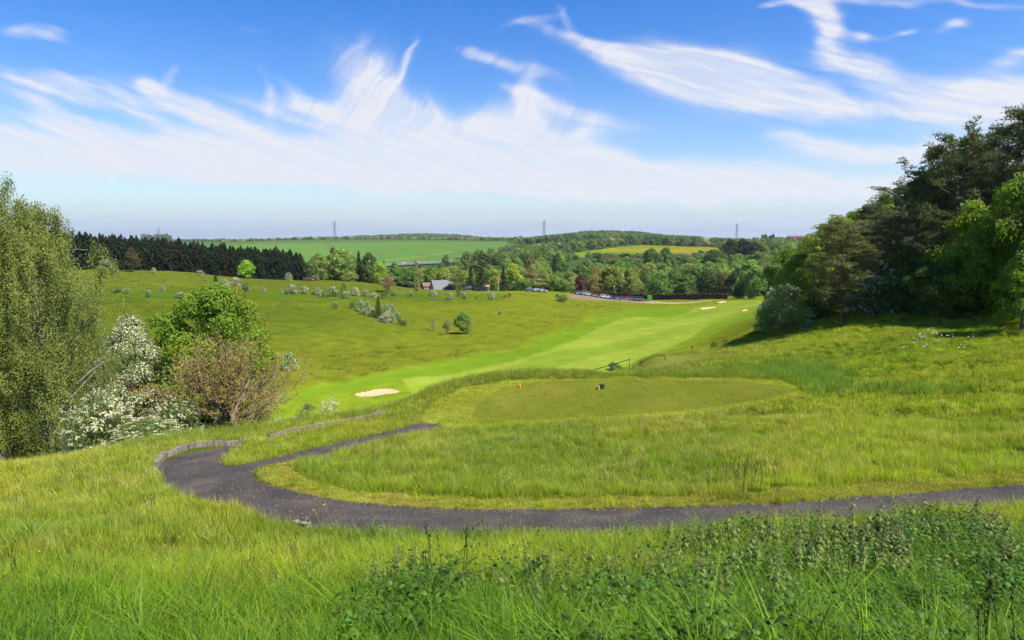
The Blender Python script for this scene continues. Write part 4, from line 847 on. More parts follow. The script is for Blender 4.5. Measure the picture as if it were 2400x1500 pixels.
def hawthorn(kind, seed, w=1.25, n=11000, nspray=420, per=30, leaf=.030, bl=.017, nl=46, base=.02, up=.2, prof=lowdome):
    rng = np.random.RandomState(seed); L = lobes(rng, nl, w, base, .95, prof, .15); L[:, 2] = np.maximum(np.minimum(L[:, 2], 1-L[:, 3]*.8), L[:, 3]*.35)
    parts = [('crown', card_mesh('crown', [lobe_leaves(rng, L, n, leaf, .85, .3, 0, .65)], LM['haw']))]
    k = rng.randint(0, len(L), nspray); d = rdir(rng, nspray); d[:, 2] = np.abs(d[:, 2])*.9+up*.3; out = L[k, :2]/(np.linalg.norm(L[k, :2], axis=1)[:, None]+.05); d[:, :2] += out*.7; d /= np.linalg.norm(d, axis=1)[:, None]
    s0 = L[k, :3]+d*L[k, 3:4]*.8; ln = .07+.09*rng.rand(nspray)
    i = np.repeat(np.arange(nspray), per); q = rng.rand(len(i)); C = s0[i]+d[i]*(ln[i]*q)[:, None]; C[:, 2] += -.35*ln[i]*q*q+.012; C += rng.normal(size=C.shape)*.008
    Nm = d[i]*.5+rng.normal(size=C.shape)*.6; Nm[:, 2] += .7
    parts.append(('blossom', card_mesh('blossom', [cards(C, Nm, bl*(.6+.8*rng.rand(len(i))), .85, np.clip(.65+.3*rng.normal(size=len(i)), 0, 1), rng)], LM['bloss'])))
    j = rng.randint(0, nspray, n//3); q = rng.rand(len(j)); C2 = s0[j]+d[j]*(ln[j]*q*1.05)[:, None]; C2[:, 2] -= .35*ln[j]*q*q; C2 += rng.normal(size=C2.shape)*.01
    parts[0] = ('crown', card_mesh('crown', [lobe_leaves(rng, L, n, leaf, .85, .3, 0, .65), cards(C2, rng.normal(size=C2.shape)+np.array([0, 0, .6]), leaf*.7, .6, rng.rand(len(j)), rng)], LM['haw']))
    parts.append(('trunk', limb_mesh('trunk', rng, 1.0, L, .035, BKT, 18, fork=.12, top=.5)))
    PR.setdefault(kind, []).append(parts)
hawthorn('hawnear', 410, nspray=520); hawthorn('hawnear', 411, nspray=300); hawthorn('hawnear', 412, w=1.0, nspray=1100, n=14000, nl=70, prof=dome)
hawthorn('hawedge', 415, n=14000, nspray=230)
hawthorn('hawthin', 413, n=900, nspray=150, per=34, leaf=.03, bl=.026, nl=24, up=1.2)
hawthorn('hawleafy', 414, n=7000, nspray=60, nl=30)
for q in range(4): broadleaf('maple', 420+q, LM['maple'], BK, w=.86+.06*q, n=17000, nl=80, leaf=.024, prof=(ovoid, dome)[q % 2], base=.06, lr=.115, trunk=.02, nlimb=26, flat=.75, sv=.33, aspect=.8)
broadleaf('domes', 430, LM['maple'], BK, w=.8, n=44000, nl=150, leaf=.016, prof=dome, base=.02, lr=.095, trunk=.022, nlimb=30, flat=.72, aspect=.8)
broadleaf('domes', 431, LM['maple'], BK, w=.8, n=34000, nl=110, leaf=.015, prof=ovoid, base=.02, lr=.10, trunk=.022, nlimb=30, flat=.8, aspect=.7)
for q in range(4): pine('pine', 440+q, LM['pine'], BKR, w=(.62, .74, .56, .66)[q], n=20000, nb=(86, 90, 80, 96)[q], base=(.10, .16, .2, .06)[q], leaf=.022)
broadleaf('creamhaw', 435, LM['haw'], BKT, w=.8, n=20000, nl=110, leaf=.017, prof=ovoid, base=.0, lr=.10, nlimb=24, blossom=LM['bloss'], bn=17000, bleaf=.012)
# bare tree breaking into bud
def bare():
    """wide spreading crown: limbs fan out from low down, fine twigs break into small russet leaves"""
    rng = np.random.RandomState(451); packs, tips = [], []
    packs.append(tube([[0, 0, -.06], [0, 0, .05], [.01, 0, .17], [.012, 0, .30]], [.060, .040, .034, .024], 9))
    K = 13
    for k in range(K):
        ph = k*2.399; q = (k+.5)/K; el = .36+1.05*q; d = np.array([math.cos(ph)*math.cos(el), math.sin(ph)*math.cos(el), math.sin(el)]); ln = .76-.06*q
        p_, t_ = branching(rng, ln*(.88+.2*rng.rand())*.62, .012, 3, (.62, .62, .7), (7, 5, 5), (.55, .56, .58), start=(rng.normal()*.008, rng.normal()*.008, .09+.22*q), d0=d, seg=5, first=.16, upturn=.3)
        packs += p_; tips.append(t_)
    T = np.concatenate(tips); V, F = join_np(packs); tm = mesh_np('trunk', V, F, True); tm.materials.append(BKT)
    n_ = 10000; k = rng.choice(len(T), n_); C = T[k]+rng.normal(size=(n_, 3))*.010; v = np.clip(rng.rand(n_), 0, 1)
    cm = card_mesh('crown', [cards(C, rdir(rng, n_)+np.array([0, 0, .4]), .016*(.5+.9*rng.rand(n_)), .55, v, rng)], LM['bud'])
    zm = T[:, 2].max(); print('bare extent', T.min(0), T.max(0))
    for m_ in (tm, cm): m_.transform(__import__('mathutils').Matrix.Scale(1/zm, 4))
    PR['bare'] = [[('crown', cm), ('trunk', tm)]]; return 2*np.abs(T[:, :2]).max()/zm
BARE_W = bare()
# left foreground group: the birches
for px, D, top, wp, rz, lb in [(10, 31, 450, 300, .3, 'tall birch at the left edge, its top the highest of the birches'), (128, 32.5, 502, 310, 1.7, 'broad leafy birch beside the flowering hawthorns'),
                               (-95, 29, 470, 260, 2.2, 'birch cut by the left edge of the view'), (70, 36, 555, 270, 3.9, 'lower birch standing behind the two tall birches'), (180, 38, 660, 190, 5.1, 'smaller birch leaning out to the right of the broad birch')]:
    plant('birch', 'birch_tree', px, D, top=top, wpx=wp, base_w=.60, rz=rz, label=lb, cat='birch', group='birches on the bank')
for px, D, top, wp, rz, vr, kd, lb in [(245, 26.8, 925, 170, .4, 0, 'hawnear', 'white flowering hawthorn at the foot of the birches'), (345, 26.6, 985, 190, 2.0, 1, 'hawnear', 'low spreading hawthorn heavy with white blossom beside the bare tree'),
                               (418, 28.5, 932, 130, 4.0, 1, 'hawnear', 'leafier hawthorn with white blossom just left of the bare tree'), (322, 60, 742, 190, 1.0, 0, 'creamhaw', 'large cream flowering hawthorn behind the birches and dome tree'),
                               (262, 63, 790, 130, 3.0, 0, 'creamhaw', 'cream hawthorn half hidden behind the birch')]:
    plant(kd, 'hawthorn_bush', px, D, top=top, wpx=wp, base_w=.82 if kd == 'creamhaw' else 1.25, rz=rz, variant=vr, label=lb, cat='bush', color=(1, 1, 1))
plant('domes', 'broadleaf_tree', 505, 64, top=660, wpx=268, base_w=.86, rz=.5, variant=0, color=(1.0, 1.1, .8), label='big dome shaped bright green tree behind the bare brown tree', cat='tree')
plant('domes', 'broadleaf_tree', 566, 71, top=672, wpx=190, base_w=.82, rz=2.5, variant=1, color=(1.25, 1.0, 1.0), label='yellower green tree merged with the right side of the dome tree', cat='tree')
plant('bare', 'bare_tree', 543, 30.5, top=757, wpx=455, base_w=BARE_W, rz=.8, label='spreading bare brown tree breaking into bud above the path', cat='tree')
for px, D, top, wp, kd, vr, lb in [(722, 33, 946, 62, 'hawleafy', 0, 'leafy green hawthorn with few flowers at the crest'), (778, 33.8, 934, 56, 'hawthin', 0, 'thin twiggy hawthorn with white blossom at the crest'), (655, 31.5, 980, 34, 'hawthin', 0, 'small spray of white hawthorn low at the crest, right of the bare tree'), (692, 32.5, 975, 34, 'hawthin', 0, 'small white hawthorn left of the leafy one')]:
    plant(kd, 'hawthorn_bush', px, D, top=top, wpx=wp, base_w=1.25, variant=vr, label=lb, cat='bush', color=(1, 1, 1))
# undergrowth in the shade behind
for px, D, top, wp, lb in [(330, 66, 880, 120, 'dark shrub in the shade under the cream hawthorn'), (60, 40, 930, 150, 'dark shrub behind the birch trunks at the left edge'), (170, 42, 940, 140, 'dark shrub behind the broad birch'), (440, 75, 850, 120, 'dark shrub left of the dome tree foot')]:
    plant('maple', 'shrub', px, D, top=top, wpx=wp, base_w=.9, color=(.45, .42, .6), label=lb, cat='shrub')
# right hand wood
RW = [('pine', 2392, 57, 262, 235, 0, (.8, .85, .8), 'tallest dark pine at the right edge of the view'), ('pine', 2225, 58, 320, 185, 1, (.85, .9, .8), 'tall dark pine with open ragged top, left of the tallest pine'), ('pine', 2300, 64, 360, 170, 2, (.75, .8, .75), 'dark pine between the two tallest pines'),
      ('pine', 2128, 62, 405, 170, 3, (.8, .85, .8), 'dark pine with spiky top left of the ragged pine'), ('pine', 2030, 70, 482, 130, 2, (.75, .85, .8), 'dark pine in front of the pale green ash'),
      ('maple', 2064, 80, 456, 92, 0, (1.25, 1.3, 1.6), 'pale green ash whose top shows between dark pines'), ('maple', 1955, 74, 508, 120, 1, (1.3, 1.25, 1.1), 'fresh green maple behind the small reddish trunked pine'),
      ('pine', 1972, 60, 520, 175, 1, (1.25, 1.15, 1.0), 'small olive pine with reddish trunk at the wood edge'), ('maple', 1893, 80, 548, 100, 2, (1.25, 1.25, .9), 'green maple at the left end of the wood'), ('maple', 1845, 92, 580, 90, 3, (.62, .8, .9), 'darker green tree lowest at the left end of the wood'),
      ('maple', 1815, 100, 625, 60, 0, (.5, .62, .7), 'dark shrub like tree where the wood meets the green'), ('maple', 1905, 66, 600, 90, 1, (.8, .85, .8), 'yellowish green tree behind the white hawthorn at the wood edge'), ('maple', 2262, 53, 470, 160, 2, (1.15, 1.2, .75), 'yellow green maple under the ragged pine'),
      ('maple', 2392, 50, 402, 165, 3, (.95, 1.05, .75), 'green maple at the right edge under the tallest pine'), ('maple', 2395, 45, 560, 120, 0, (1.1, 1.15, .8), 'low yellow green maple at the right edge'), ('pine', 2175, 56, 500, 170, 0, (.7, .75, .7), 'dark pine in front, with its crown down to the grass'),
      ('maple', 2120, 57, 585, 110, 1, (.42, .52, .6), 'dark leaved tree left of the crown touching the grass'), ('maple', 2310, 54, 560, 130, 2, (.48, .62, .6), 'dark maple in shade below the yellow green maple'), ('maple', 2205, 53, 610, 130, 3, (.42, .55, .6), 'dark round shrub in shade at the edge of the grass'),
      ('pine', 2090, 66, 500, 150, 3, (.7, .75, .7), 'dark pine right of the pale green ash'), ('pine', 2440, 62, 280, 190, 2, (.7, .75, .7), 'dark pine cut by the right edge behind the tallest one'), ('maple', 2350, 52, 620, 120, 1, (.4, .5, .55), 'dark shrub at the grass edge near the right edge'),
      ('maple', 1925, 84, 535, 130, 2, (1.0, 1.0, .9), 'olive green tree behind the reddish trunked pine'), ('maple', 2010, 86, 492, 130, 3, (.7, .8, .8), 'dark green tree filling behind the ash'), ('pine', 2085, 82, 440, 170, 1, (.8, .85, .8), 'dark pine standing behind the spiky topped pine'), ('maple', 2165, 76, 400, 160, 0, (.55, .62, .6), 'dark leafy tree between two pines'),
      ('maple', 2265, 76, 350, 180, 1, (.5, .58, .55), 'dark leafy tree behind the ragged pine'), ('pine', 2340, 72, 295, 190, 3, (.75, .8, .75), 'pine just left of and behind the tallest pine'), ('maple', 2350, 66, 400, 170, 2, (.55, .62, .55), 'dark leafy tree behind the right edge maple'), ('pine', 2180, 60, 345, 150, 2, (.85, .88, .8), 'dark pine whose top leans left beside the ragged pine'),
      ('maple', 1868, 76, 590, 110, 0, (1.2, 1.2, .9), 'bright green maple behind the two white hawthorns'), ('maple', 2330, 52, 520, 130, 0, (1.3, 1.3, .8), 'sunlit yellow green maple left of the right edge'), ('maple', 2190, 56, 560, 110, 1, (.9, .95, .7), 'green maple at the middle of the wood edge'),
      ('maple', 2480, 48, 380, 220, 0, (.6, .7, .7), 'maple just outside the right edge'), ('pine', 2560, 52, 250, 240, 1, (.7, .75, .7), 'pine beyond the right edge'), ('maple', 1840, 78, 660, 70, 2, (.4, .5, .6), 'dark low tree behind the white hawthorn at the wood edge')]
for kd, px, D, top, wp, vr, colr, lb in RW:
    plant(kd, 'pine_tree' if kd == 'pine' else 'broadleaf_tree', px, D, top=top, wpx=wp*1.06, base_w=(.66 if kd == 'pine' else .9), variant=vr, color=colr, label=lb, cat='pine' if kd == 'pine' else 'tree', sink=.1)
plant('hawedge', 'hawthorn_bush', 1838, 63.5, top=670, wpx=128, base_w=1.25, variant=0, color=(1.5, 1.5, 1.1), label='white flowering hawthorn at the tip of the right hand wood', cat='bush')
plant('hawedge', 'hawthorn_bush', 1800, 66, top=704, wpx=64, base_w=1.25, variant=0, color=(1.5, 1.5, 1.1), label='small white hawthorn left of the larger one at the wood tip', cat='bush')
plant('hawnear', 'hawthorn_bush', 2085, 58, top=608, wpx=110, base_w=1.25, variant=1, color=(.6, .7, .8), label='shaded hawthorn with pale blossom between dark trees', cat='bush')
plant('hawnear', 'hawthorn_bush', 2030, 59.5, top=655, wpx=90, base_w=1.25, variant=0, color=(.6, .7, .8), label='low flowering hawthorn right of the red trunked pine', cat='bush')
broadleaf('scrub', 460, LM['haw'], BKT, w=1.3, base=0, n=900, nl=16, leaf=.09, prof=lowdome, nlimb=6)
for px, py, hp, wp, lb in [(1440, 868, 20, 36, 'small dark shrub growing by the green handrail'), (1674, 816, 17, 20, 'dark scrub plant on the bank above the lower tee'), (1622, 819, 10, 6, 'small dark sapling stump at the edge of the lower tee'), (1700, 803, 8, 14, 'low dark weed right of the scrub plant')]:
    p = gray(px, py, 30); f = p.y*ct-p.z*st; plant('scrub', 'scrub_bush', px, p.y, h=hp*f/1600, wpx=wp, base_w=1.3, loc=p, color=(.6, .62, .6), label=lb, cat='shrub')
# ---------------------------------------------------------------- built things
MT_ = {}
def sm(name, rgb, rough=.6, metal=0.0, **k):
    if name not in MT_: MT_[name] = simple(name, tuple(lin(rgb)), rough, metal, **k)
    return MT_[name]
def part(name, packs, m, parent=None):
    V, F = join_np(packs if isinstance(packs, list) else [packs]); me = mesh_np(name, V, F, False); return link(name, me, m, parent)
def mface(px, py, r0=3.0): return gray(px, py, r0)
timber = bark_mat('old_timber', (.075, .058, .042), (.22, .18, .14), 9.0)
# timber edging along the back of the path
def board(p, q, wdt, hgt, label, name='timber_edging', grp=None):
    a, b = mface(*p, 10), mface(*q, 10); d = b-a; ln = d.length; mid = (a+b)/2
    g = [float(ground(a.x+d.x*s, a.y+d.y*s)) for s in (0, .5, 1)]
    n = 6; V = []; rng = random.Random(int(p[0]*7+p[1])); side = Vector((-d.y, d.x, 0)).normalized()
    for i in range(n+1):
        s = i/n; c_ = a+d*s; c_.z = float(ground(c_.x, c_.y)); wob = rng.uniform(-.012, .012)
        for sx, sz in ((-.5, -.25), (.5, -.25), (.5, .75), (-.5, .75)): V.append(tuple(c_+side*(sx*wdt+wob)+Vector((0, 0, sz*hgt+wob))))
    F = []
    for i in range(n):
        for k in range(4): F.append((i*4+k, i*4+(k+1) % 4, i*4+4+(k+1) % 4, i*4+4+k))
    F += [(0, 3, 2, 1), (n*4, n*4+1, n*4+2, n*4+3)]
    V = np.array(V)-np.array(mid); me = mesh_np(name, V, F, False); o = link(name, me, timber); o.location = mid
    tag(o, label, 'timber edging', grp); return o
_tb = [((364, 1098), (384, 1073), 'first weathered timber at the far left of the path bend'), ((386, 1072), (436, 1055), 'second weathered timber round the path bend, split and cracked'), ((438, 1054), (500, 1045), 'third weathered timber round the path bend'), ((502, 1044), (568, 1040), 'fourth weathered timber, ending at the grass tongue')]
for a, b, lb in _tb: board(a, b, .15, .22, lb, grp='timbers edging the path bend')
_ln = [(630, 1031), (676, 1019), (722, 1011), (768, 1002), (815, 993), (858, 984), (902, 974)]
for k in range(6): board(_ln[k], _ln[k+1], .10, .26, '%s board, from the left, of the straight edging above the path' % nth(k), grp='boards edging the straight path')
board((688, 1231), (724, 1237), .10, .12, 'short grey plank lying at the near edge of the path')
# tee furniture
yel = sm('yellow_paint', (236, 150, 24), .45); dgr = sm('dark_green_paint', (14, 74, 44), .5); red = sm('red_paint', (200, 50, 24), .45); grn = sm('green_paint', (28, 120, 70), .5)
def marker(px, py, m, label):
    p = mface(px, py, 20); o = empty('tee_marker', p); tag(o, label, 'tee marker')
    k = 12; V, F = tube([[0, 0, -.03], [0, 0, .19], [0, 0, .215], [0, 0, .22]], [.052, .052, .046, .004], k); part('post', [(V, F)], m, o); part('base', [tube([[0, 0, -.02], [0, 0, .015]], [.085, .08], k)], sm('dull_metal', (110, 110, 100), .5), o); return o
marker(1218, 910, yel, 'yellow tee marker on the left of the tee'); marker(1403, 913, yel, 'yellow tee marker beside the dark green bin'); marker(1559, 843, red, 'red tee marker on the lower tee')
p = mface(1408, 913, 20); o = empty('litter_bin', p+Vector((.05, .12, 0))); tag(o, 'small dark green bin beside a yellow tee marker', 'bin')
part('body', [box(0, 0, .115, .20, .20, .24, .2, top=1.25)], dgr, o); part('rim', [box(0, 0, .245, .27, .27, .02, .2)], sm('darker_green', (8, 50, 30), .5), o)
# handrail beside the steps
def handrail():
    A1, B1 = at(1362, 875.5, 46.0), at(1477, 842, 43.0); o = empty('handrail', (A1+B1)/2); tag(o, 'green tubular handrail running down from the tee', 'handrail'); c0 = np.array(o.location)
    P = np.array([A1, B1])-c0; part('rail', [tube(P, .024, 8)], grn, o)
    for s in (.16, .62, .985):
        t_ = A1+(B1-A1)*s; g = float(ground(t_.x, t_.y)); part('post', [tube([np.array((t_.x, t_.y, min(g, t_.z-.3)-.3))-c0, np.array(t_)-c0], .022, 8)], grn, o)
handrail()
# ---- vehicles
glass = simple('car_glass', (.02, .025, .03), .08, 0, var=.05); tyre = sm('tyre', (28, 28, 30), .8); chrome = sm('car_trim', (150, 150, 155), .3, .6); lampm = sm('head_lamp', (225, 225, 220), .2)
def paint_mat():
    m, nt, o = mat('car_paint'); p = N(nt, 'ShaderNodeBsdfPrincipled', Roughness=.25); oi = N(nt, 'ShaderNodeObjectInfo'); nt.links.new(oi.outputs['Color'], p.inputs['Base Color']); p.inputs['Coat Weight'].default_value = .6; nt.links.new(p.outputs[0], o.inputs[0]); return m
CP_ = paint_mat()
def car_parts(van=False):
    H = .55 if van else 0
    prof = [(-2.1, .35), (-2.12, .62), (-2.0, .85), (-1.15, .95), (-.55, 1.42+H*.3), (.9, 1.46+H*.3), (1.75, .98), (2.08, .92), (2.12, .4)]
    def slab(pts, w0, w1): # section in the y-z plane swept over x
        n = len(pts); V = [(-w0, y, z) if z < 1.0 else (-w1, y, z) for y, z in pts]+[(w0, y, z) if z < 1.0 else (w1, y, z) for y, z in pts]; F = []
        for i in range(n): j = (i+1) % n; F.append((i, j, n+j, n+i))
        return V, F, n
    V, F, n = slab(prof, .88, .70); me = bpy.data.meshes.new('body'); F.append(tuple(range(n-1, -1, -1))); F.append(tuple(range(n, 2*n))); me.from_pydata(V, [], F); me.materials.append(CP_)
    out = [('body', me, CP_, [])]
    def bm(name, packs, m): V, F = join_np(packs); q = mesh_np(name, V, F, False); q.materials.append(m); return q
    ws = np.array([(-.68, -1.10, .97), (.68, -1.10, .97), (.62, -.60, 1.37+H*.3), (-.62, -.60, 1.37+H*.3)])+np.array([0, -.03, .02])
    rs = np.array([(.66, 1.70, 1.02), (-.66, 1.70, 1.02), (-.60, .97, 1.41+H*.3), (.60, .97, 1.41+H*.3)])+np.array([0, .03, .02])
    out.append(('windscreen', bm('windscreen', [(ws, [(0, 1, 2, 3)])], glass), None, [])); out.append(('rear_window', bm('rear_window', [(rs, [(0, 1, 2, 3)])], glass), None, []))
    for s in (-1, 1): out.append(('side_window', bm('side_window', [(np.array([(s*.85, -.95, 1.0), (s*.85, 1.45, 1.02), (s*.72, .85, 1.40), (s*.72, -.5, 1.38)]), [(0, 1, 2, 3)])], glass), None, []))
    for sx in (-.82, .82):
        for y in (-1.35, 1.35):
            out.append(('wheel', bm('wheel', [tube([[sx-.11, y, .32], [sx+.11, y, .32]], .32, 14)], tyre), None, [('rim', bm('rim', [tube([[sx-.115, y, .32], [sx-.113, y, .32], [sx+.113, y, .32], [sx+.115, y, .32]], [.02, .2, .2, .02], 10)], chrome))]))
    for s in (-.6, .6): out.append(('headlight', bm('headlight', [box(s, -2.07, .72, .34, .10, .16)], lampm), None, []))
    out.append(('bumper', bm('bumper', [box(0, -2.12, .42, 1.6, .12, .16)], tyre), None, [])); out.append(('number_plate', bm('number_plate', [box(0, -2.19, .5, .5, .02, .11)], sm('plate_white', (230, 230, 225), .4)), None, []))
    return out
CARP = car_parts()
def car(px, py, D, rz, rgb, label, grp=None, sc=1.0, z=None):
    rgb = tuple(c_*.72 for c_ in rgb)
    p = gpt(px, D) if z is None else at(px, py, D)
    if z is not None: p.z = z
    o = empty('parked_car' if z is None else 'moving_car', p, rz); o.scale = (sc, sc, sc); tag(o, label, 'car', grp)
    for nm, me, m, sub in CARP:
        c_ = bpy.data.objects.new(nm, me); COL.objects.link(c_); c_.parent = o; c_.color = (*lin(rgb), 1)
        for n2, m2 in sub: d_ = bpy.data.objects.new(n2, m2); COL.objects.link(d_); d_.parent = c_
cars = [(1353, 693.5, (120, 125, 135), 'grey'), (1366, 694.5, (150, 155, 165), 'silver'), (1377, 696, (190, 200, 205), 'pale silver'), (1390, 697, (170, 36, 30), 'bright red'), (1401, 697.5, (40, 38, 36), 'black'), (1412, 698.5, (225, 228, 230), 'white'), (1423, 699, (205, 210, 210), 'silver white'),
        (1434, 700, (45, 52, 66), 'dark slate'), (1445, 701, (70, 90, 130), 'blue'), (1457, 702, (90, 24, 26), 'dark maroon'), (1468, 702.5, (178, 36, 36), 'red'), (1479, 703.5, (34, 42, 62), 'navy'), (1491, 704, (38, 38, 42), 'charcoal'), (1502, 704.5, (30, 38, 50), 'very dark blue')]
for k, (px, py, rgb, w_) in enumerate(cars):
    car(px, py, 290-.35*k-(px > 1440)*2, rg.uniform(-.08, .08)+.05, rgb, '%s car, %s from the left in the row at the car park' % (w_, nth(k)), 'cars in the row at the car park', sc=1.12)
car(1451, 693, 300, 1.35, (200, 208, 222), 'silver blue car parked crosswise behind the row')
for k, (px, rgb, w_) in enumerate([(1243, (150, 170, 180), 'pale blue'), (1259, (225, 228, 230), 'white'), (1270, (200, 205, 208), 'silver')]): car(px, 686, 268+k, 1.2, rgb, '%s car just showing over the hill crest left of the car park' % w_)
car(722, 657, 280, 1.5, (150, 84, 90), 'dull red car at the end of the conifer belt'); car(735, 659, 282, 1.5, (150, 50, 60), 'dark red car behind the dull red one')
# ---- clipped hedge and green cage
def hedge_run(pts, hgt, wdt, n, label, colr):
    P = []
    for (px, D) in pts: P.append(gpt(px, D))
    rng = np.random.RandomState(5); o = empty('clipped_hedge', P[0]); tag(o, label, 'hedge'); c0 = np.array(P[0]); packs = []
    for a, b in zip(P[:-1], P[1:]):
        m = int(n*(b-a).length/60)+20; s = rng.rand(m)[:, None]; C = np.array(a)[None]*(1-s)+np.array(b)[None]*s; d = np.array((b-a).normalized()); nrm = np.array([-d[1], d[0], 0])
        face = rng.randint(0, 3, m); q = rng.rand(m); off = np.where(face == 0, -.5, np.where(face == 1, .5, q-.5))*wdt; z = np.where(face == 2, hgt, q*hgt)
        C = C+nrm[None]*(off+rng.normal(size=m)*.06)[:, None]; C[:, 2] += z+rng.normal(size=m)*.05; Nm = np.where((face == 2)[:, None], np.array([[0, 0, 1.]]), nrm[None]*np.where(face == 0, -1, 1)[:, None])+rng.normal(size=(m, 3))*.4
        packs.append(cards(C-c0, Nm, .42*(.6+.7*rng.rand(m)), .7, rng.rand(m), rng))
    c_ = link('crown', card_mesh('crown', packs, LM['haw']), None, o); c_.color = (*colr, 1)
    core = []
    for a, b in zip(P[:-1], P[1:]):
        d = b-a; mid = (a+b)/2; core.append(box(mid.x-c0[0], mid.y-c0[1], mid.z-c0[2]+hgt*.45, d.length, wdt*.8, hgt*.86, math.atan2(d.y, d.x)))
    part('trunk', core, sm('hedge_core', (34, 28, 20), .9), o)
hedge_run([(1405, 296), (1470, 291), (1530, 286), (1580, 283), (1640, 279), (1705, 275)], 2.4, 1.2, 2600, 'long dark clipped hedge between the far green and the wood', (.55, .36, .45))
def cage():
    p = gpt(1522, 281.5); o = empty('green_cage', p, .05); tag(o, 'bright green box cage at the end of the car park', 'cage'); W_, H_ = 1.7, 2.2
    part('frame', [box(sx*W_/2, sy*.7, H_/2, .09, .09, H_) for sx in (-1, 1) for sy in (-1, 1)]+[box(0, sy*.7, H_, W_, .09, .09) for sy in (-1, 1)], sm('cage_frame', (120, 190, 60), .5), o)
    part('panel', [box(0, -.7, H_/2, W_-.12, .04, H_-.12), box(0, .7, H_/2, W_-.12, .04, H_-.12), box(-W_/2+.03, 0, H_/2, .03, 1.3, H_-.12)], sm('cage_mesh', (64, 140, 30), .7), o)
cage()
# ---- clubhouse and neighbours
white = sm('render_white', (180, 174, 162), .8); slate = sm('roof_slate', (62, 66, 76), .5, scale=.6); brick = sm('brick', (150, 104, 82), .85); tan = sm('tan_wall', (158, 132, 106), .85); dk = sm('dark_opening', (34, 36, 40), .4)
def gable(name, loc, rz, L_, Wd, eave, ridge, wallm, roofm, label, windows=True, cat='building', over=.35):
    o = empty(name, loc, rz); tag(o, label, cat)
    V = [(-L_/2, -Wd/2, -1.5), (L_/2, -Wd/2, -1.5), (L_/2, Wd/2, -1.5), (-L_/2, Wd/2, -1.5), (-L_/2, -Wd/2, eave), (L_/2, -Wd/2, eave), (L_/2, Wd/2, eave), (-L_/2, Wd/2, eave), (-L_/2, 0, ridge-.05), (L_/2, 0, ridge-.05)]
    me = bpy.data.meshes.new('wall'); me.from_pydata(V, [], [(0, 1, 5, 4), (2, 3, 7, 6), (3, 0, 4, 8, 7), (1, 2, 6, 9, 5)]); link('wall', me, wallm, o)
    sl = math.atan2(ridge-eave, Wd/2); ln = math.hypot(ridge-eave, Wd/2)+over
    for s in (-1, 1):
        v = []; 
        for x in (-L_/2-over, L_/2+over):
            for y, z in ((0, ridge), (s*(Wd/2+over*math.cos(sl)), eave-over*math.sin(sl))):
                v += [(x, y, z), (x, y, z+.14)]
        me = bpy.data.meshes.new('roof'); me.from_pydata(v, [], [(0, 2, 6, 4), (1, 5, 7, 3), (0, 1, 3, 2), (4, 6, 7, 5), (2, 3, 7, 6), (0, 4, 5, 1)]); r_ = link('roof', me, roofm, o)
        if s < 0: RF = r_
    if windows:
        k = max(2, int(L_/3))
        for i in range(k):
            x = -L_/2+(i+.5)*L_/k; w_ = part('window', [box(x, -Wd/2-.03, eave*.52, L_/k*.5, .06, eave*.42)], dk, o); part('frame', [box(x, -Wd/2-.05, eave*.52, L_/k*.5+.12, .05, .08), box(x, -Wd/2-.05, eave*.52+eave*.21, L_/k*.5+.12, .05, .08), box(x, -Wd/2-.055, eave*.52-eave*.22, L_/k*.5+.12, .05, .08)], white, w_)
    return o, RF
ch = gpt(1036, 289); zc = ch.z
f0 = 289*ct-zc*st
o, RF = gable('clubhouse', (ch.x, ch.y, zc-1.6), .42, 8.6, 6.6, (at(1040, 677, 289).z-zc+1.6), (at(1040, 657, 289).z-zc+1.6), white, slate, 'white clubhouse with a wide grey pitched roof behind the crest')
zz = at(1040, 653, 289).z-zc+1; ze = at(1040, 676, 289).z-zc+1
part('roof_seam', [box(-1.2, -2.1, (zz+ze)/2+.12, .14, 4.4, .06)], sm('seam_dark', (70, 74, 84), .5), o).rotation_euler = (0, 0, 0)
bpy.data.objects.remove([c_ for c_ in o.children if c_.name.startswith('roof_seam')][0])
gl = part('gable_window', [box(-4.36, 0, ze*.7+.3, .08, 3.0, 1.6)], dk, o)
n1, _ = gable('house', (gpt(1000, 306).x, 306, gpt(1000, 306).z-2.2), .4, 3.6, 4, 4.0, 5.4, tan, sm('tile_brown', (110, 84, 72), .8), 'small tan house beside the left end of the clubhouse')
n2, _ = gable('outbuilding', (gpt(1130, 286).x, 286, gpt(1130, 286).z-.5), .0, 5.6, 4, 2.4, 3.2, tan, sm('roof_red', (140, 110, 92), .8), 'low tan outbuilding under the great pine')
n3, _ = gable('outbuilding', (gpt(1096, 294).x, 294, gpt(1096, 294).z-1.0), .2, 2.4, 3, 2.4, 3.2, white, slate, 'small white hut left of the great pine')
# flagpole with its flag
fp = gpt(1168, 262); fp = mface(1168, 684, 85); o = empty('flagpole', fp); tag(o, 'white flagpole flying a small red and white flag at the crest', 'flagpole')
hf = at(1168, 648, fp.y).z-fp.z; part('pole', [tube([[0, 0, -.3], [0, 0, hf]], [.09, .06], 8)], white, o)
def flag():
    n, m = 9, 5; V = []
    for i in range(n):
        for j in range(m): x = -i/(n-1)*1.15; V.append((x, .10*math.sin(i*.9), hf-.05-j/(m-1)*.75-.30*(i/(n-1))**1.3))
    F1 = [(i*m+j, (i+1)*m+j, (i+1)*m+j+1, i*m+j+1) for i in range(n-1) for j in range(m-1)]
    V = np.array(V); fo = link('flag', mesh_np('flag', V, F1, True), sm('flag_red', (214, 60, 84), .7), o)
flag()
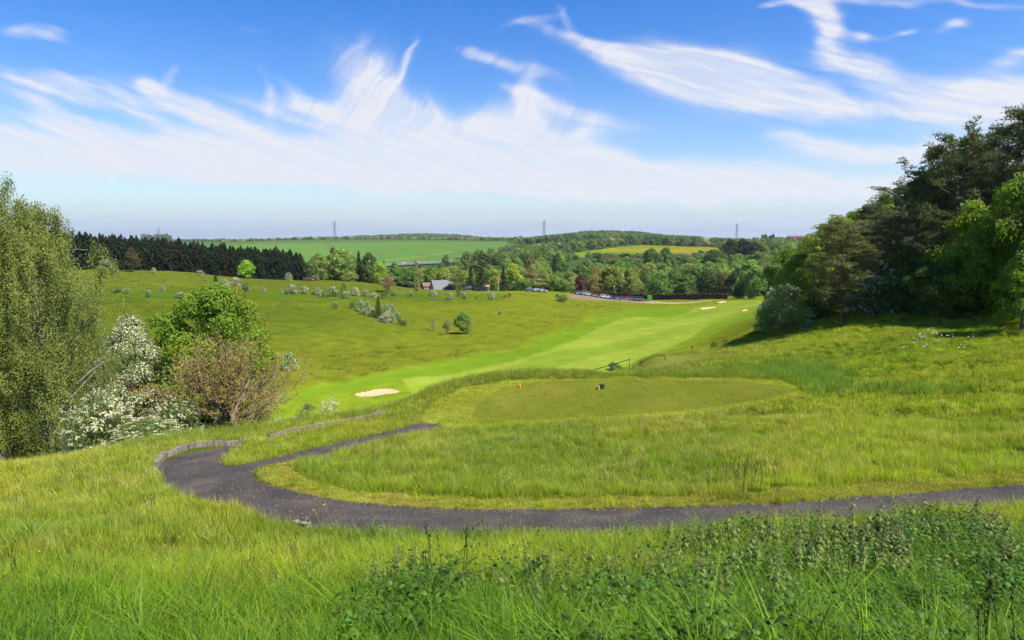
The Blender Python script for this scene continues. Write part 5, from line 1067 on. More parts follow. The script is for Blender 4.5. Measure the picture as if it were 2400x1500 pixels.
# hilltop buildings
def far_at(px, py, D): v = at(px, py, D); return v
b = far_at(1371, 559.5, 1330); gable('barn', (b.x, b.y, b.z-6), .05, 19, 14, 6.5, 9.5, tan, sm('roof_buff', (222, 206, 180), .7), 'long barn with pale buff roof in the hilltop wood')
b = far_at(1335, 563, 1300); gable('barn', (b.x, b.y, b.z-5), .1, 8, 8, 4.5, 6.5, white, sm('roof_blue', (150, 166, 200), .6), 'small pale blue roofed barn left of the buff roofed one')
b = far_at(931, 568.5, 2180); o = empty('brick_tower', b); tag(o, 'small square brick tower in the hedge above the green field', 'tower'); part('wall', [box(0, 0, 5.0, 6.5, 6, 12)], brick, o); part('cap', [box(0, 0, 11.2, 7, 6.5, .6)], white, o); part('window', [box(0, -3.05, 7, 1.2, .1, 1.6)], dk, o)
for k, px in enumerate((1852, 1862, 1872, 1880)):
    b = far_at(px, 557, 1450); gable('house', (b.x, b.y, b.z-3), .1*k, 8.5, 7, 4.5, 7.5, brick, sm('tile_far', (104, 74, 66), .8), '%s brown roofed house from the left on the right skyline' % nth(k), cat='house')
# ---- viaduct
def viaduct():
    D = 690.; A1, B1 = at(905, 622.5, D+10), at(1112, 611.5, D-12); o = empty('viaduct', (A1+B1)/2); tag(o, 'pale concrete road viaduct crossing the valley', 'viaduct'); c0 = (A1+B1)/2; d = B1-A1; az_ = math.atan2(d.y, d.x); L_ = d.length
    conc = sm('concrete', (215, 200, 178), .85, scale=.3); cd_ = sm('concrete_dark', (120, 112, 104), .9)
    def bx(cx, cz, lx, wy, hz, m, nm, oy=0):
        s = d.normalized(); c_ = np.array(s)*cx; n_ = np.array((-s.y, s.x, 0)); v, f = box(0, 0, 0, lx, wy, hz); sl = math.asin(s.z)
        v2 = v.copy(); v2[:, 2] += v[:, 0]*math.tan(sl); R_ = np.array([[math.cos(az_), -math.sin(az_), 0], [math.sin(az_), math.cos(az_), 0], [0, 0, 1]]); v2 = v2@R_.T+c_+n_*oy+np.array([0, 0, cz]); return part(nm, [(v2, f)], m, o)
    bx(0, 0, L_, 12, .9, conc, 'deck'); bx(0, 1.05, L_, .35, 1.9, conc, 'parapet', -5.9); bx(0, 1.05, L_, .35, 1.2, conc, 'parapet', 5.9); bx(0, -1.0, L_*.97, 8, 1.4, cd_, 'girder')
    for s in (-.38, -.13, .13, .38):
        v = A1+(d)*(s+.5); g = float(ground(v.x, v.y)); hh = (v.z-2-g); part('pier', [box(v.x-c0.x, v.y-c0.y, g+hh/2-c0.z, 1.6, 7, hh, az_)], cd_, o)
    for k, (px, rgb, lb) in enumerate(((952, (220, 222, 225), 'white van crossing the left part of the viaduct'), (986, (215, 218, 220), 'white car crossing the middle of the viaduct'), (1056, (225, 230, 235), 'white van crossing the right part of the viaduct'))):
        s = (px-905)/207.; v = A1+d*s; n_ = Vector((-d.y, d.x, 0)).normalized()*-2.5; e = empty('moving_car', v+n_+Vector((0, 0, .46)), az_+math.pi/2); e.scale = (1.15, 1.3, 1.45); tag(e, lb, 'car')
        for nm, me, m, sub in CARP:
            c_ = bpy.data.objects.new(nm, me); COL.objects.link(c_); c_.parent = e; c_.color = (*lin(rgb), 1)
            for n2, m2 in sub: d_ = bpy.data.objects.new(n2, m2); COL.objects.link(d_); d_.parent = c_
viaduct()
# ---- pylons and their lines
steel = sm('galvanised', (104, 108, 120), .5, .3); cab = sm('cable', (120, 124, 134), .5)
PY_ = []
def pylon(px, top, base, D, label):
    t_ = at(px, top, D); b_ = at(px, base, D); g = float(ground(b_.x, b_.y)); H = t_.z-min(g, b_.z); o = empty('pylon', (b_.x, b_.y, t_.z-H), .35); tag(o, label, 'pylon', 'pylons along the skyline')
    w0, w1, wt = H*.085, H*.028, H*.006; P = []; r_ = H*.0052
    hs = [0, .25, .45, .6, .72, .82, .9, 1.0]
    def wd(s): return np.interp(s, [0, .6, .9, 1], [w0, w1, w1*.7, wt])
    cs = lambda s: np.array([(sx*wd(s), sy*wd(s), s*H) for sx, sy in ((-1, -1), (1, -1), (1, 1), (-1, 1))])
    for a, b in zip(hs[:-1], hs[1:]):
        A_, B_ = cs(a), cs(b)
        for k in range(4):
            P.append(tube([A_[k], B_[k]], r_, 4)); P.append(tube([A_[k], B_[(k+1) % 4]], r_*.6, 3)); P.append(tube([A_[(k+1) % 4], B_[k]], r_*.6, 3)); P.append(tube([B_[k], B_[(k+1) % 4]], r_*.6, 3))
    part('tower', P, steel, o); tips = []
    for s, ln in ((.62, .115), (.75, .155), (.88, .105)):
        Q = []
        for sx in (-1, 1):
            e = np.array([sx*ln*H, 0, s*H]); 
            for sy in (-1, 1): Q.append(tube([[sx*wd(s), sy*wd(s), s*H], e], r_*.7, 3)); Q.append(tube([[sx*wd(s+.05), sy*wd(s+.05), (s+.045)*H], e], r_*.7, 3))
            Q.append(tube([e, e-np.array([0, 0, H*.035])], r_*.8, 4)); tips.append(e-np.array([0, 0, H*.035]))
        part('cross_arm', Q, steel, o)
    tips.append(np.array([0, 0, H])); M = np.array(o.matrix_basis.to_3x3()) if False else np.array([[math.cos(.35), -math.sin(.35), 0], [math.sin(.35), math.cos(.35), 0], [0, 0, 1]])
    PY_.append([np.array(o.location)+M@t for t in tips])
for px, top, base, D, lb in [(-90, 528, 566, 1900, 'pylon beyond the left edge of the view'), (373, 533, 566, 2000, 'pylon rising behind the dark conifer belt'), (785, 517, 562, 1950, 'pylon above the green field, second from the left'), (1275, 516, 560, 1850, 'pylon at the left end of the wooded hilltop'), (1726, 523, 563, 1900, 'pylon above the black grove, rightmost in view'), (2260, 512, 560, 1800, 'pylon hidden behind the right hand wood')]: pylon(px, top, base, D, lb)
for k in range(len(PY_)-1):
    P = []
    for a, b in zip(PY_[k], PY_[k+1]):
        s = np.linspace(0, 1, 22)[:, None]; c_ = a*(1-s)+b*s; c_[:, 2] -= 4*s[:, 0]*(1-s[:, 0])*np.linalg.norm(b-a)*.024; P.append(tube(c_, .13, 3))
    o = part('power_line', P, cab); tag(o, 'sagging power line in the %s span of pylons from the left' % nth(k), 'power line', 'power lines between the pylons')
# ---------------------------------------------------------------- grass and weeds
LM['grass'] = tinted_leaf('grass_blade', (.390, .420, .030), (.150, .185, .014), .38, .12, .55)
LM['straw'] = tinted_leaf('straw', (.52, .43, .23), (.34, .29, .14), .3, .15, .6)
LM['seed'] = tinted_leaf('seed_head', (.17, .10, .07), (.10, .09, .045), .2, .1, .7)
LM['petal_y'] = tinted_leaf('petal_yellow', (.75, .58, .03), (.7, .52, .03), .3); LM['petal_w'] = tinted_leaf('petal_white', (.8, .8, .74), (.7, .7, .6), .3)
def leaf_blade(rng, base, d, ln, wd, droop=.4, teeth=True):
    """a real leaf: rows of quads either side of a midrib"""
    d = np.array(d, float); d /= np.linalg.norm(d); side = np.cross(d, [0, 0, 1.]); side /= np.linalg.norm(side)+1e-6; n = 6; V = []
    for k in range(n+1):
        s = k/n; w_ = wd*.5*(math.sin(math.pi*min(1, s**.75))**.8)*(1+(.16 if (teeth and k % 2) else 0)); c_ = base+d*ln*s+np.array([0, 0, -droop*ln*s*s]); V += [c_-side*w_+np.array([0, 0, -.18*w_]), c_+np.array([0, 0, .05*w_]), c_+side*w_+np.array([0, 0, -.18*w_])]
    F = []
    for k in range(n): F += [(3*k, 3*k+1, 3*k+4, 3*k+3), (3*k+1, 3*k+2, 3*k+5, 3*k+4)]
    return np.array(V), np.array(F), np.full(len(V), rng.rand())
LM['weedy'] = tinted_leaf('low_weed_leaf', (.165, .215, .026), (.085, .125, .016), .3)
def blades(rng, n, rad, h0, h1, wd, bend=.45, seg=3, mat_=None, lean=None):
    a = rng.rand(n)*6.283; r = rad*np.sqrt(rng.rand(n)); bx, by = np.cos(a)*r, np.sin(a)*r; H = h0+(h1-h0)*rng.rand(n)
    ph = rng.rand(n)*6.283; bd = bend*(.2+rng.rand(n))*H; dx, dy = np.cos(ph)*bd, np.sin(ph)*bd
    if lean is not None: dx += lean*H; dy -= lean*.4*H
    sx, sy = -np.sin(ph+rng.normal(size=n)*.6), np.cos(ph+rng.normal(size=n)*.6); V = np.zeros((n, (seg+1)*2, 3)); vv = np.zeros((n, (seg+1)*2)); pb = rng.rand(n)
    for k in range(seg+1):
        s = k/seg; w_ = wd*(1-s**1.6)*.5+.0004; x = bx+dx*s*s; y = by+dy*s*s; z = H*(s-.18*s*s*(bd/H)) - .02
        V[:, 2*k] = np.stack([x-sx*w_, y-sy*w_, z], 1); V[:, 2*k+1] = np.stack([x+sx*w_, y+sy*w_, z], 1); vv[:, 2*k] = vv[:, 2*k+1] = np.clip(pb*.7+.3*s, 0, 1)  # colour darkens toward the base: shade between blades put into it
    m = (seg+1)*2; F = []
    base = np.arange(n)[:, None]*m
    for k in range(seg): F.append(base+np.array([2*k, 2*k+1, 2*k+3, 2*k+2])[None])
    return V.reshape(-1, 3), np.concatenate(F), vv.ravel()
def clump(packs_m):
    """several (pack, material) in one mesh"""
    V, F, v, mi, n = [], [], [], [], 0
    me = None; mats = []
    for pk, m in packs_m:
        if m not in mats: mats.append(m)
        V.append(pk[0]); F.append(pk[1]+n); v.append(pk[2]); mi.append(np.full(len(pk[1]), mats.index(m))); n += len(pk[0])
    me = mesh_np('clump', np.concatenate(V), np.concatenate(F), False, {'v': ('POINT', 'FLOAT', np.concatenate(v))})
    for m in mats: me.materials.append(m)
    me.polygons.foreach_set('material_index', np.concatenate(mi).astype(np.int32)); return me
rg9 = np.random.RandomState(90); GP_ = []
def heads(rng, n, rad, h, size, m):
    a = rng.rand(n)*6.283; r = rad*np.sqrt(rng.rand(n)); base = np.stack([np.cos(a)*r, np.sin(a)*r, np.zeros(n)], 1); tip = base+np.stack([rng.normal(size=n)*.08, rng.normal(size=n)*.08, h*(.8+.4*rng.rand(n))], 1); packs = []
    for b_, t_ in zip(base, tip):
        q = rng.rand(14)[:, None]; C = b_*0+t_+np.array([0, 0, -size*2.2])*q+rng.normal(size=(14, 3))*size*.12; packs.append((cards(C, rdir(rng, 14), size*.5, .5, rng.rand(14), rng, axis=np.tile([[0, 0, 1.]], (14, 1))), m))
    V, F, v = [], [], []; k = 0
    for b_, t_ in zip(base, tip):
        tv, tf = tube([b_, (b_+t_)/2+rng.normal(size=3)*.01, t_], .0022, 3); V.append(tv); F.append(tf+k); k += len(tv); v.append(np.full(len(tv), .5))
    packs.append(((np.concatenate(V), np.concatenate(F), np.concatenate(v)), m)); return packs
TUFT = 17
# 0-3 near lush, 4-7 meadow, 8-9 straw mixed, 10-12 coarse far, 13 short mown, 14 seed heads, 15 buttercups, 16 white umbels
for q in range(4): GP_.append(clump([(blades(rg9, 34, .13, .14, .42, .0085, .8, 4), LM['grass']), (blades(rg9, 3, .12, .2, .45, .004, .5, 3), LM['straw'])]))
for q in range(4): GP_.append(clump([(blades(rg9, 40, .20, .12, .34, .0085, .55), LM['grass']), (blades(rg9, 5, .2, .22, .42, .0045, .4), LM['straw'])]))
for q in range(2): GP_.append(clump([(blades(rg9, 18, .22, .12, .30, .008, .5), LM['grass']), (blades(rg9, 26, .22, .18, .42, .006, .9, 3, lean=.35), LM['straw'])]))
for q in range(3): GP_.append(clump([(blades(rg9, 36, .36, .12, .36, .020, .5, 2), LM['grass']), (blades(rg9, 5, .36, .22, .42, .012, .4, 2), LM['straw'])]))
GP_.append(clump([(blades(rg9, 60, .20, .015, .055, .007, .8, 2), LM['grass']), (blades(rg9, 6, .2, .02, .06, .006, .8, 2), LM['straw'])]))
GP_.append(clump(heads(rg9, 7, .2, .62, .05, LM['seed'])))
def flowers(m, n, h, s, flat=.3):
    a = rg9.rand(n)*6.283; r = .2*np.sqrt(rg9.rand(n)); pk = []; V, F, v = [], [], []; k = 0
    for i in range(n):
        t_ = np.array([math.cos(a[i])*r[i], math.sin(a[i])*r[i], h*(.8+.4*rg9.rand())]); C = t_+rg9.normal(size=(8, 3))*s*.35*np.array([1, 1, flat]); pk.append((cards(C, np.tile([[0, 0, 1.]], (8, 1))+rg9.normal(size=(8, 3))*.4, s*.8, .9, rg9.rand(8), rg9), m))
        tv, tf = tube([[t_[0], t_[1], 0], t_], .002, 3); V.append(tv); F.append(tf+k); k += len(tv); v.append(np.full(len(tv), .5))
    pk.append(((np.concatenate(V), np.concatenate(F), np.concatenate(v)), LM['grass'])); return clump(pk)
GP_.append(flowers(LM['petal_y'], 3, .30, .022)); GP_.append(flowers(LM['petal_w'], 4, .36, .045))
GP_.append(clump([(blades(rg9, 22, .07, .35, .75, .013, 1.1, 6), LM['grass'])])); GP_.append(clump([(blades(rg9, 14, .05, .30, .6, .016, 1.3, 6), LM['grass']), (blades(rg9, 4, .05, .4, .7, .006, .8, 5), LM['straw'])]))
def low_weed(seed):
    r_ = np.random.RandomState(seed); L_ = []
    for k in range(26): ph = r_.rand()*6.28; b_ = np.array([math.cos(ph), math.sin(ph), 0])*.09*r_.rand()+np.array([0, 0, .04+.22*r_.rand()]); L_.append((leaf_blade(r_, b_, (math.cos(ph), math.sin(ph), .2+.7*r_.rand()), .035+.045*r_.rand(), .026, .5), LM['weedy']))
    return clump(L_)
def msk(M, a, l): return _b2(AZ, LR, M, a, l)
for q in range(3): GP_.append(low_weed(600+q))
def scatter_grass():
    rr = np.random.RandomState(91); P, S, I, T, RT = [], [], [], [], []
    def zone(r0, r1, dens, kinds, kp, s0, s1, a0=-.74, a1=.74, flt=None, tintf=None, hs=1.0):
        n = int((a1-a0)/2*(r1*r1-r0*r0)*dens); r = np.sqrt(r0*r0+(r1*r1-r0*r0)*rr.rand(n)); a = a0+(a1-a0)*rr.rand(n); l = np.log(r)
        keep = np.ones(n, bool)
        px_, py_, f_ = proj(np.sin(a)*r, np.cos(a)*r, msk(GZ, a, l)); x, y = np.sin(a)*r, np.cos(a)*r
        keep &= rr.rand(n) < flt(a, l, px_, py_, x, y)
        a, l, r, px_, py_, x, y = [q[keep] for q in (a, l, r, px_, py_, x, y)]; n = len(a)
        z = msk(GZ, a, l); P.append(np.stack([x, y, z-.01], 1)); s = (s0+(s1-s0)*rr.rand(n)); hgt = s*(.65+.75*fbm(x/1.7, y/1.7, 3, 201))*hs; S.append(np.stack([s, s, hgt], 1)); I.append(rr.choice(kinds, n, p=kp)); RT.append(np.stack([rr.normal(size=n)*.12, rr.normal(size=n)*.12, rr.rand(n)*6.283], 1)); T.append(tintf(px_, py_, x, y, r))
    def tint(px_, py_, x, y, r):
        n = len(x); n1 = fbm(x/2.6, y/2.6, 3, 211); n2 = fbm(x/.9, y/.9, 3, 221); n3 = fbm(x/6, y/6, 2, 231)
        lush = np.array([.30, .58, .34]); mid = np.array([.98, 1.08, .72]); yel_ = np.array([1.16, 1.14, .65]); dry = np.array([1.25, 1.08, 1.0]); brt = np.array([1.10, 1.26, .50])
        t = np.tile(mid, (n, 1)); right = sstep(1500, 2100, px_)[:, None]; t = t*(1-right)+brt*right
        lw = np.maximum(sstep(1290, 1450, py_+(px_-1200)*.03), .9*sstep(1230, 1360, py_)*sstep(1350, 1900, px_))[:, None]; t = t*(1-lw)+lush*lw
        bt = (sstep(1190, 1250, py_)*(1-lw[:, 0])*.85)[:, None]; t = t*(1-bt)+np.array([.56, .76, .48])*bt
        w1 = (sstep(.5, .72, n1)*(1-.8*lw[:, 0])*(1-.6*bt[:, 0])*.7)[:, None]; t = t*(1-w1)+yel_*w1
        w2 = (sstep(.58, .75, n2)*(1-.7*lw[:, 0])*.35*(1-.6*right[:, 0]))[:, None]; t = t*(1-w2)+dry*w2
        w3 = (sstep(.55, .75, n3)*.6)[:, None]; t = t*(1-w3)+t*np.array([.62, .82, .6])*w3
        t = t*(1+.20*rr.normal(size=(n, 1))); return np.concatenate([np.clip(t, .1, 2.5), np.ones((n, 1))], 1)
    off = lambda a, l: (1-np.clip(1.6*msk(M_path, a, l), 0, 1))*(1-np.clip(1.5*msk(M_tee, a, l), 0, 1))*(1-np.clip(1.3*msk(M_teec, a, l), 0, 1))
    def f_near(a, l, px_, py_, x, y): return off(a, l)*(poly_sd(px_, py_, [(356, 1104), (384, 1068), (436, 1050), (500, 1040), (572, 1036), (574, 1050), (500, 1060), (430, 1074), (395, 1090), (384, 1112)]) < 0)*(1-.96*np.clip(msk(M_verge, a, l)*1.5, 0, 1))*(1-.97*sstep(0, 30, poly_sd(px_, py_, [(2020, 1520), (2140, 1450), (2300, 1418), (2420, 1405), (2420, 1530)])))
    tongue = [(520, 1087), (575, 1042), (700, 1022), (900, 978), (985, 988), (920, 1004), (760, 1040), (620, 1075)]
    def f_mid(a, l, px_, py_, x, y): return f_near(a, l, px_, py_, x, y)*(1-.75*(poly_sd(px_, py_, tongue) > 0))
    zone(3.0, 9.5, 120, [0, 1, 2, 3, 8, 14], [.245, .245, .245, .245, .018, .002], .6, 1.1, flt=f_near, tintf=tint)
    zone(9.5, 17, 62, [4, 5, 6, 7, 8, 9, 14, 15], [.24, .24, .24, .24, .02, .016, .002, .002], .55, .85, flt=f_mid, tintf=tint)
    zone(17, 30, 40, [4, 5, 6, 7, 8, 9, 14], [.22, .22, .22, .21, .06, .067, .003], .55, .9, flt=f_mid, tintf=tint)
    zone(30, 70, 15, [10, 11, 12, 9], [.31, .31, .30, .08], .5, .85, flt=lambda a, l, px_, py_, x, y: f_mid(a, l, px_, py_, x, y)*(1-np.clip(msk(M_tee2, a, l)*1.5, 0, 1))*(msk(M_semi, a, l) < .3)*((x > -8) | (np.exp(l) < 42)), tintf=tint)
    # rank grass along the crest and the bank behind the tee
    crest = lambda x_: np.interp(x_, [0, 150, 300, 450, 640, 780, 900, 1000, 1100, 1200, 1350, 1500, 1700, 1850], [1098, 1080, 1052, 1030, 1006, 986, 965, 926, 898, 884, 880, 881, 881, 890])
    zone(20, 48, 14, [4, 5, 6, 7], [.25]*4, .8, 1.4, flt=lambda a, l, px_, py_, x, y: off(a, l)*np.exp(-((py_-crest(px_)+2)/7)**2)*(px_ > 300)*(px_ < 1850), tintf=lambda px_, py_, x, y, r: np.concatenate([np.tile([[.68, .80, .6]], (len(x), 1))*(1+.15*rr.normal(size=(len(x), 1))), np.ones((len(x), 1))], 1), hs=1.1)
    zone(36, 52, 24, [4, 5, 6, 7, 10], [.2]*5, .9, 1.7, a0=.2, a1=.62, flt=lambda a, l, px_, py_, x, y: off(a, l)*np.clip(np.exp(-(((px_-1890)/70)**2+((py_-895)/22)**2))+np.exp(-(((px_-1850)/110)**2+((py_-872)/14)**2))*.6+np.exp(-(((px_-2150)/160)**2+((py_-915)/9)**2))*.5, 0, 1), tintf=lambda px_, py_, x, y, r: np.concatenate([np.tile([[.55, .85, .5]], (len(x), 1))*(1+.2*rr.normal(size=(len(x), 1))), np.ones((len(x), 1))], 1), hs=1.2)
    # coarse tufts and low leafy weeds close by
    low_t = lambda px_, py_, x, y, r: np.concatenate([np.tile([[.42, .68, .34]], (len(x), 1))*(1+.28*rr.normal(size=(len(x), 1))), np.ones((len(x), 1))], 1).clip(.12, 2)
    rb_ = lambda px_, py_: np.clip(np.maximum(sstep(1340, 1470, py_+(px_-1200)*.03), sstep(1215, 1300, py_)*sstep(1400, 1900, px_)), .06, 1)
    zone(3.2, 12, 20, [17, 18], [.6, .4], .6, 1.0, flt=lambda a, l, px_, py_, x, y: f_near(a, l, px_, py_, x, y)*rb_(px_, py_)*sstep(.4, .6, fbm(x/1.2, y/1.2, 2, 301)), tintf=low_t)
    zone(3.2, 12, 40, [19, 20, 21], [.34, .33, .33], .7, 1.5, flt=lambda a, l, px_, py_, x, y: f_near(a, l, px_, py_, x, y)*rb_(px_, py_)*sstep(700, 1100, px_)*sstep(.42, .6, fbm(x/.9, y/.9, 3, 311)), tintf=low_t, hs=1.3)
    # tussocks over the far hillside
    zone(85, 250, .16, [10, 11, 12], [.34, .33, .33], 1.2, 3.0, a0=-.60, a1=.16, flt=lambda a, l, px_, py_, x, y: (msk(M_semi, a, l) < .15)*sstep(.40, .66, fbm(x/11, y/11, 4, 341)), tintf=lambda px_, py_, x, y, r: np.concatenate([np.tile([[.62, .70, .6]], (len(x), 1))*(1+.25*rr.normal(size=(len(x), 1))), np.ones((len(x), 1))], 1).clip(.1, 2), hs=.55)
    # close turf on the tee
    zone(28, 43, 14, [13], [1.], 1.0, 1.7, flt=lambda a, l, px_, py_, x, y: np.clip(msk(M_tee, a, l), 0, 1), tintf=lambda px_, py_, x, y, r: np.concatenate([np.tile([[.66, .66, .7]], (len(x), 1))*(1+.14*rr.normal(size=(len(x), 1))+.3*(fbm(x/2, y/4, 3, 331)[:, None]-.5)), np.ones((len(x), 1))], 1), hs=.6)
    # trodden, closely cut margins
    dry_t = lambda px_, py_, x, y, r: np.concatenate([np.tile([[1.15, 1.1, 1.0]], (len(x), 1))*(1+.18*rr.normal(size=(len(x), 1))), np.ones((len(x), 1))], 1)
    zone(9, 30, 45, [13], [1.], .9, 1.3, flt=lambda a, l, px_, py_, x, y: (msk(M_path, a, l) < .3)*np.clip(msk(M_verge, a, l)*1.3, 0, 1), tintf=dry_t)
    zone(9, 30, 60, [13], [1.], 1.0, 1.8, flt=lambda a, l, px_, py_, x, y: (msk(M_path, a, l) < .3)*(poly_sd(px_, py_, tongue) > -3), tintf=tint, hs=1.4)
    zone(25, 46, 22, [13], [1.], 1.0, 1.8, flt=lambda a, l, px_, py_, x, y: (msk(M_path, a, l) < .3)*np.clip(msk(M_teec, a, l)-msk(M_tee, a, l), 0, 1), tintf=tint, hs=1.3)
    # white umbels on the right slope
    zone(30, 56, .8, [16], [1.], 1.0, 1.6, a0=.3, a1=.66, flt=lambda a, l, px_, py_, x, y: np.clip(np.exp(-(((px_-2170)/60)**2+((py_-800)/26)**2))+.25*np.exp(-(((px_-1700)/50)**2+((py_-872)/7)**2)), 0, 1), tintf=lambda px_, py_, x, y, r: np.ones((len(x), 4)))
    # buttercups on the left
    zone(9, 18, .06, [15], [1.], 1.0, 1.5, a0=-.64, a1=.05, flt=lambda a, l, px_, py_, x, y: off(a, l), tintf=lambda px_, py_, x, y, r: np.ones((len(x), 4)))
    # dark seed stems standing along the far side of the path
    zone(11, 16, 9, [14], [1.], .8, 1.2, a0=.1, a1=.66, flt=lambda a, l, px_, py_, x, y: (msk(M_path, a, l) < .3)*np.clip(np.exp(-(((px_-1760)/60)**2+((py_-1180)/16)**2))+np.exp(-(((px_-2130)/70)**2+((py_-1150)/20)**2))+.12*(np.abs(py_-1150) < 30)*(px_ > 1400), 0, 1), tintf=lambda px_, py_, x, y, r: np.concatenate([np.tile([[.9, .9, .7]], (len(x), 1)), np.ones((len(x), 1))], 1))
    P_, S_, I_, T_, R_ = [np.concatenate(q) for q in (P, S, I, T, RT)]
    print('grass clumps', len(P_))
    geo_scatter('meadow_grass', P_, R_, S_, I_, GP_, T_, 'long meadow grass with straw, seed heads and small flowers on the near slopes', 'grass')
scatter_grass()
# ---- nettles and broad leaved weeds, each plant on its own
LM['nettle'] = leaf_mat('leaf_nettle', (.165, .215, .030), (.085, .125, .018), .3, spec=.3); LM['dock'] = leaf_mat('leaf_dock', (.170, .250, .075), (.11, .18, .055), .3, spec=.15, rough=.6); LM['darkleaf'] = leaf_mat('leaf_dark', (.045, .105, .040), (.02, .055, .02), .15, spec=.3)
LM['spike'] = leaf_mat('nettle_flower', (.26, .22, .10), (.15, .19, .06), .2); STEM = simple('weed_stem', (.085, .10, .045), .6, 0)
def nettle(seed, h=.8):
    rng = np.random.RandomState(seed); L_, Sp, St = [], [], []; lean = rng.normal(size=2)*.06
    for st in range(rng.randint(2, 4)):
        off = rng.normal(size=2)*.07; hh = h*(.75+.3*rng.rand()); top = np.array([off[0]+lean[0]+rng.normal()*.05, off[1]+lean[1]+rng.normal()*.05, hh]); b_ = np.array([off[0], off[1], -.03]); St.append(tube([b_, (b_+top)/2+rng.normal(size=3)*.01, top], [.006, .005, .003], 6))
        nn = 9
        for k in range(nn):
            s = .2+.8*k/nn; c_ = b_+(top-b_)*s; ph = k*1.571+st; ln = (.125-.06*s)*(.8+.4*rng.rand())
            for q in (0, math.pi):
                L_.append(leaf_blade(rng, c_, (math.cos(ph+q), math.sin(ph+q), .25), ln, ln*.62, .75))
                if s > .75: m = 7; t = rng.rand(m)[:, None]; C = c_+np.array([math.cos(ph+q+.8), math.sin(ph+q+.8), -.3])*t*.05+rng.normal(size=(m, 3))*.006; Sp.append(cards(C, rdir(rng, m), .012, .8, rng.rand(m), rng))
        m = 22; C = top+rng.normal(size=(m, 3))*np.array([.012, .012, .022])+np.array([0, 0, .0]); Sp.append(cards(C, rdir(rng, m), .020, .6, rng.rand(m), rng))
    V, F = join_np(St); sm_ = mesh_np('stem', V, F, True); sm_.materials.append(STEM)
    return [('stem', sm_), ('leaves', card_mesh('leaves', L_, LM['nettle'])), ('flower_spike', card_mesh('flower_spike', Sp, LM['spike']))]
def dock(seed, m_, n=11, ln=.30, wd=.13, up=.9):
    rng = np.random.RandomState(seed); L_, St = [], []
    for k in range(n):
        ph = k*2.399; e = up*(.5+.7*rng.rand()); st = np.array([math.cos(ph)*.06, math.sin(ph)*.06, .10+.18*rng.rand()]); St.append(tube([[0, 0, -.03], st*.5, st], [.005, .004, .003], 5)); l = ln*(.6+.6*rng.rand())
        if rng.rand() < .6:
            for q in (-.6, 0, .6): L_.append(leaf_blade(rng, st, (math.cos(ph+q), math.sin(ph+q), e), l*(.8 if q else 1), wd*.7, .6))
        else: L_.append(leaf_blade(rng, st, (math.cos(ph), math.sin(ph), e), l, wd, .6, False))
    V, F = join_np(St); sm_ = mesh_np('stem', V, F, True); sm_.materials.append(STEM); return [('stem', sm_), ('leaves', card_mesh('leaves', L_, m_))]
PR['nettle'] = [nettle(500+q, .72+.08*(q % 3)) for q in range(5)]; PR['dock'] = [dock(520+q, LM['dock']) for q in range(4)]
def dark_plant(seed):
    rng = np.random.RandomState(seed); L_, St = [], []
    for s in range(5):
        ph = s*1.3; b_ = np.array([math.cos(ph)*.03, math.sin(ph)*.03, -.02]); t_ = np.array([math.cos(ph)*.10, math.sin(ph)*.10, .5+.1*rng.rand()]); St.append(tube([b_, (b_+t_)/2, t_], .005, 5))
        for k in range(12): q = .3+.7*k/12; c_ = b_+(t_-b_)*q; a = k*2.4; L_.append(leaf_blade(rng, c_, (math.cos(a)*.6, math.sin(a)*.6, 1.0), .13, .045, .1, True))
    V, F = join_np(St); sm_ = mesh_np('stem', V, F, True); sm_.materials.append(STEM); return [('stem', sm_), ('leaves', card_mesh('leaves', L_, LM['darkleaf']))]
PR['darkplant'] = [dark_plant(541)]
def put(kind, name, px, top, D, hnat, label, cat, group=None):
    p = gpt(px, D); u, t = pix(px, top); h = t*p.y-p.z; s = max(.55, min(1.5, h/hnat)); lst = PR[kind]; i = PCNT.get(kind, 0); PCNT[kind] = i+1; o = empty(name, p, random.Random(i*7+3).uniform(0, 6.28)); o.scale = (s*.95, s*.95, s); tag(o, label, cat, group); r_ = random.Random(i); o.rotation_euler = (r_.gauss(0, .14), r_.gauss(0, .14), o.rotation_euler[2])
    if kind == 'dock': o.scale = (s*.62, s*.62, s*.8)
    for nm, me in lst[i % len(lst)]: c_ = bpy.data.objects.new(nm, me); COL.objects.link(c_); c_.parent = o
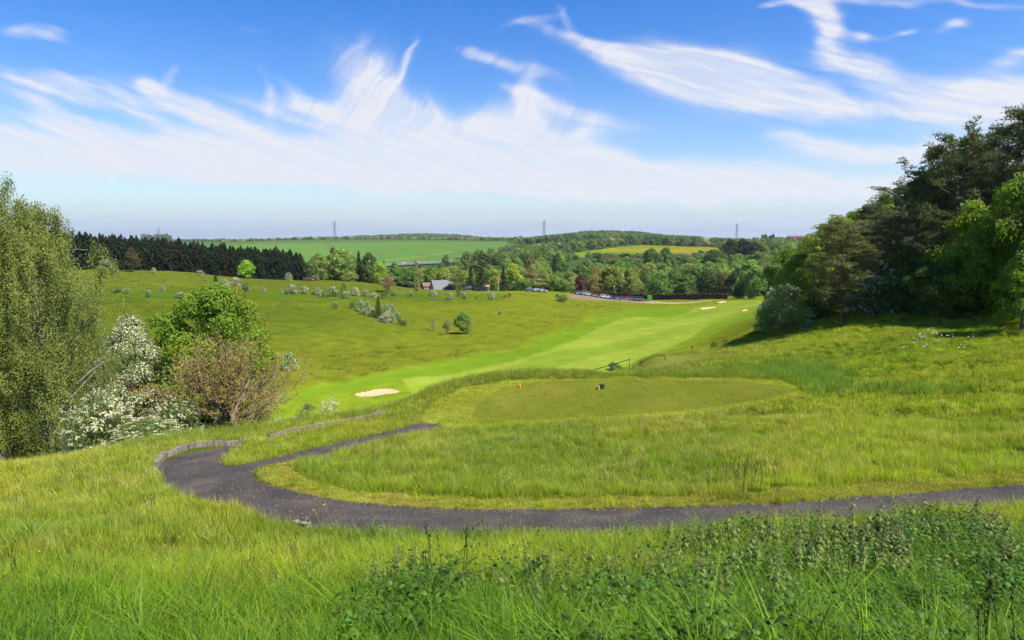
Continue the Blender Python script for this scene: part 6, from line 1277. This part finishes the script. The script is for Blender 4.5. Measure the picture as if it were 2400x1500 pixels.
NT = [(1375, 1275, 7.0), (1262, 1300, 7.3), (1303, 1304, 7.2), (1430, 1310, 6.8), (1452, 1322, 6.6), (1505, 1316, 6.9), (1542, 1314, 6.7), (1522, 1362, 6.2), (1560, 1356, 6.3), (1250, 1360, 6.4), (915, 1376, 6.2), (882, 1392, 6.1), (862, 1388, 6.3), (940, 1385, 6.5), (1635, 1222, 8.0), (1655, 1240, 7.8), (1700, 1216, 8.2), (1725, 1208, 8.4), (1755, 1232, 8.0), (1640, 1328, 6.3), (1660, 1335, 6.1), (1800, 1325, 6.3), (1826, 1396, 5.7),
      (1595, 1232, 8.1), (1875, 1200, 8.6), (1892, 1216, 8.4), (1790, 1210, 8.7), (1930, 1205, 8.6), (1958, 1192, 8.9), (1990, 1180, 9.2), (2025, 1172, 9.4), (2060, 1176, 9.2), (2095, 1165, 9.6), (2130, 1170, 9.5), (2165, 1160, 9.8), (2200, 1168, 9.6), (2240, 1172, 9.4), (2020, 1215, 8.5), (1975, 1228, 8.3), (1920, 1240, 8.0), (1860, 1246, 7.9), (2060, 1225, 8.4), (2110, 1220, 8.6), (2330, 1210, 8.4), (2280, 1165, 9.6), (1600, 1372, 5.9), (1605, 1405, 5.5), (1440, 1365, 6.0), (1480, 1372, 5.9), (1340, 1352, 6.2), (1050, 1362, 6.4), (1015, 1350, 6.6), (640, 1392, 6.6), (745, 1380, 6.5), (1660, 1205, 8.5), (1820, 1222, 8.3)]
rn = random.Random(33)
while len(NT) < 210:
    px = rn.uniform(880, 2400); D = rn.uniform(5.2, 9.8)
    f_ = (.9 if px > 1560 else .35) if D > 6.6 else (.5 if px < 1900 else .15)
    if px < 1560 and D > 7.2: continue
    if px > 2050 and D < 6.4: continue
    if rn.random() > f_: continue
    g_ = gpt(px, D); hh = rn.uniform(.32, .60); z_ = g_.z+hh; NT.append((px, 750-1600*((g_.y*st+z_*ct)/(g_.y*ct-z_*st)), D))
for k, (px, top, D) in enumerate(sorted(NT)):
    put('nettle', 'nettle_plant', px, top, D, .76, '%s nettle plant from the left in the near weeds, with brown flower spikes' % nth(k), 'nettle', 'nettles in the near grass')
DK = [(700, 1455, 5.6), (780, 1470, 5.5), (880, 1480, 5.3), (1070, 1480, 5.2), (1140, 1425, 5.7), (1000, 1430, 5.6), (930, 1440, 5.5), (1220, 1470, 5.2), (1380, 1470, 5.2), (1480, 1455, 5.3), (1700, 1440, 5.4), (1560, 1440, 5.4), (1850, 1430, 5.5), (1780, 1465, 5.2), (1640, 1470, 5.2), (905, 1420, 5.7), (985, 1400, 5.9), (1050, 1412, 5.8), (1120, 1404, 5.9), (1165, 1390, 6.1), (1030, 1450, 5.4), (1110, 1462, 5.3), (1190, 1440, 5.5), (960, 1470, 5.3), (1260, 1425, 5.6), (840, 1440, 5.6), (2130, 1395, 5.6), (2190, 1405, 5.5), (2080, 1385, 5.8), (2250, 1415, 5.4), (1940, 1400, 5.7), (1335, 1440, 5.5)]
for k, (px, top, D) in enumerate(sorted(DK)): put('dock', 'broadleaf_weed', px, top, D, .42, '%s broad leaved weed from the left among the near grass' % nth(k), 'weed', 'broad leaved weeds in the near grass')
put('darkplant', 'dark_leaved_weed', 1240, 1316, 6.6, .62, 'dark green upright weed standing alone in front of the nettles', 'weed')
# ---------------------------------------------------------------- air
def haze():
    zt, zb = 190.0, -75.0
    V, F = box(0, 0, (zt+zb)/2, 19000, 19000, zt-zb); me = mesh_np('haze', V, F, False); m, nt, o = mat('haze_air')
    p = nt.nodes.new('ShaderNodeVolumePrincipled'); p.inputs['Color'].default_value = (.86, .90, 1.0, 1); p.inputs['Density'].default_value = 4.6e-5; p.inputs['Anisotropy'].default_value = .2
    nt.links.new(p.outputs[0], o.inputs['Volume']); ob = link('haze', me, m); tag(ob, 'thin blue haze over the far hills', 'haze', kind='stuff')
haze()
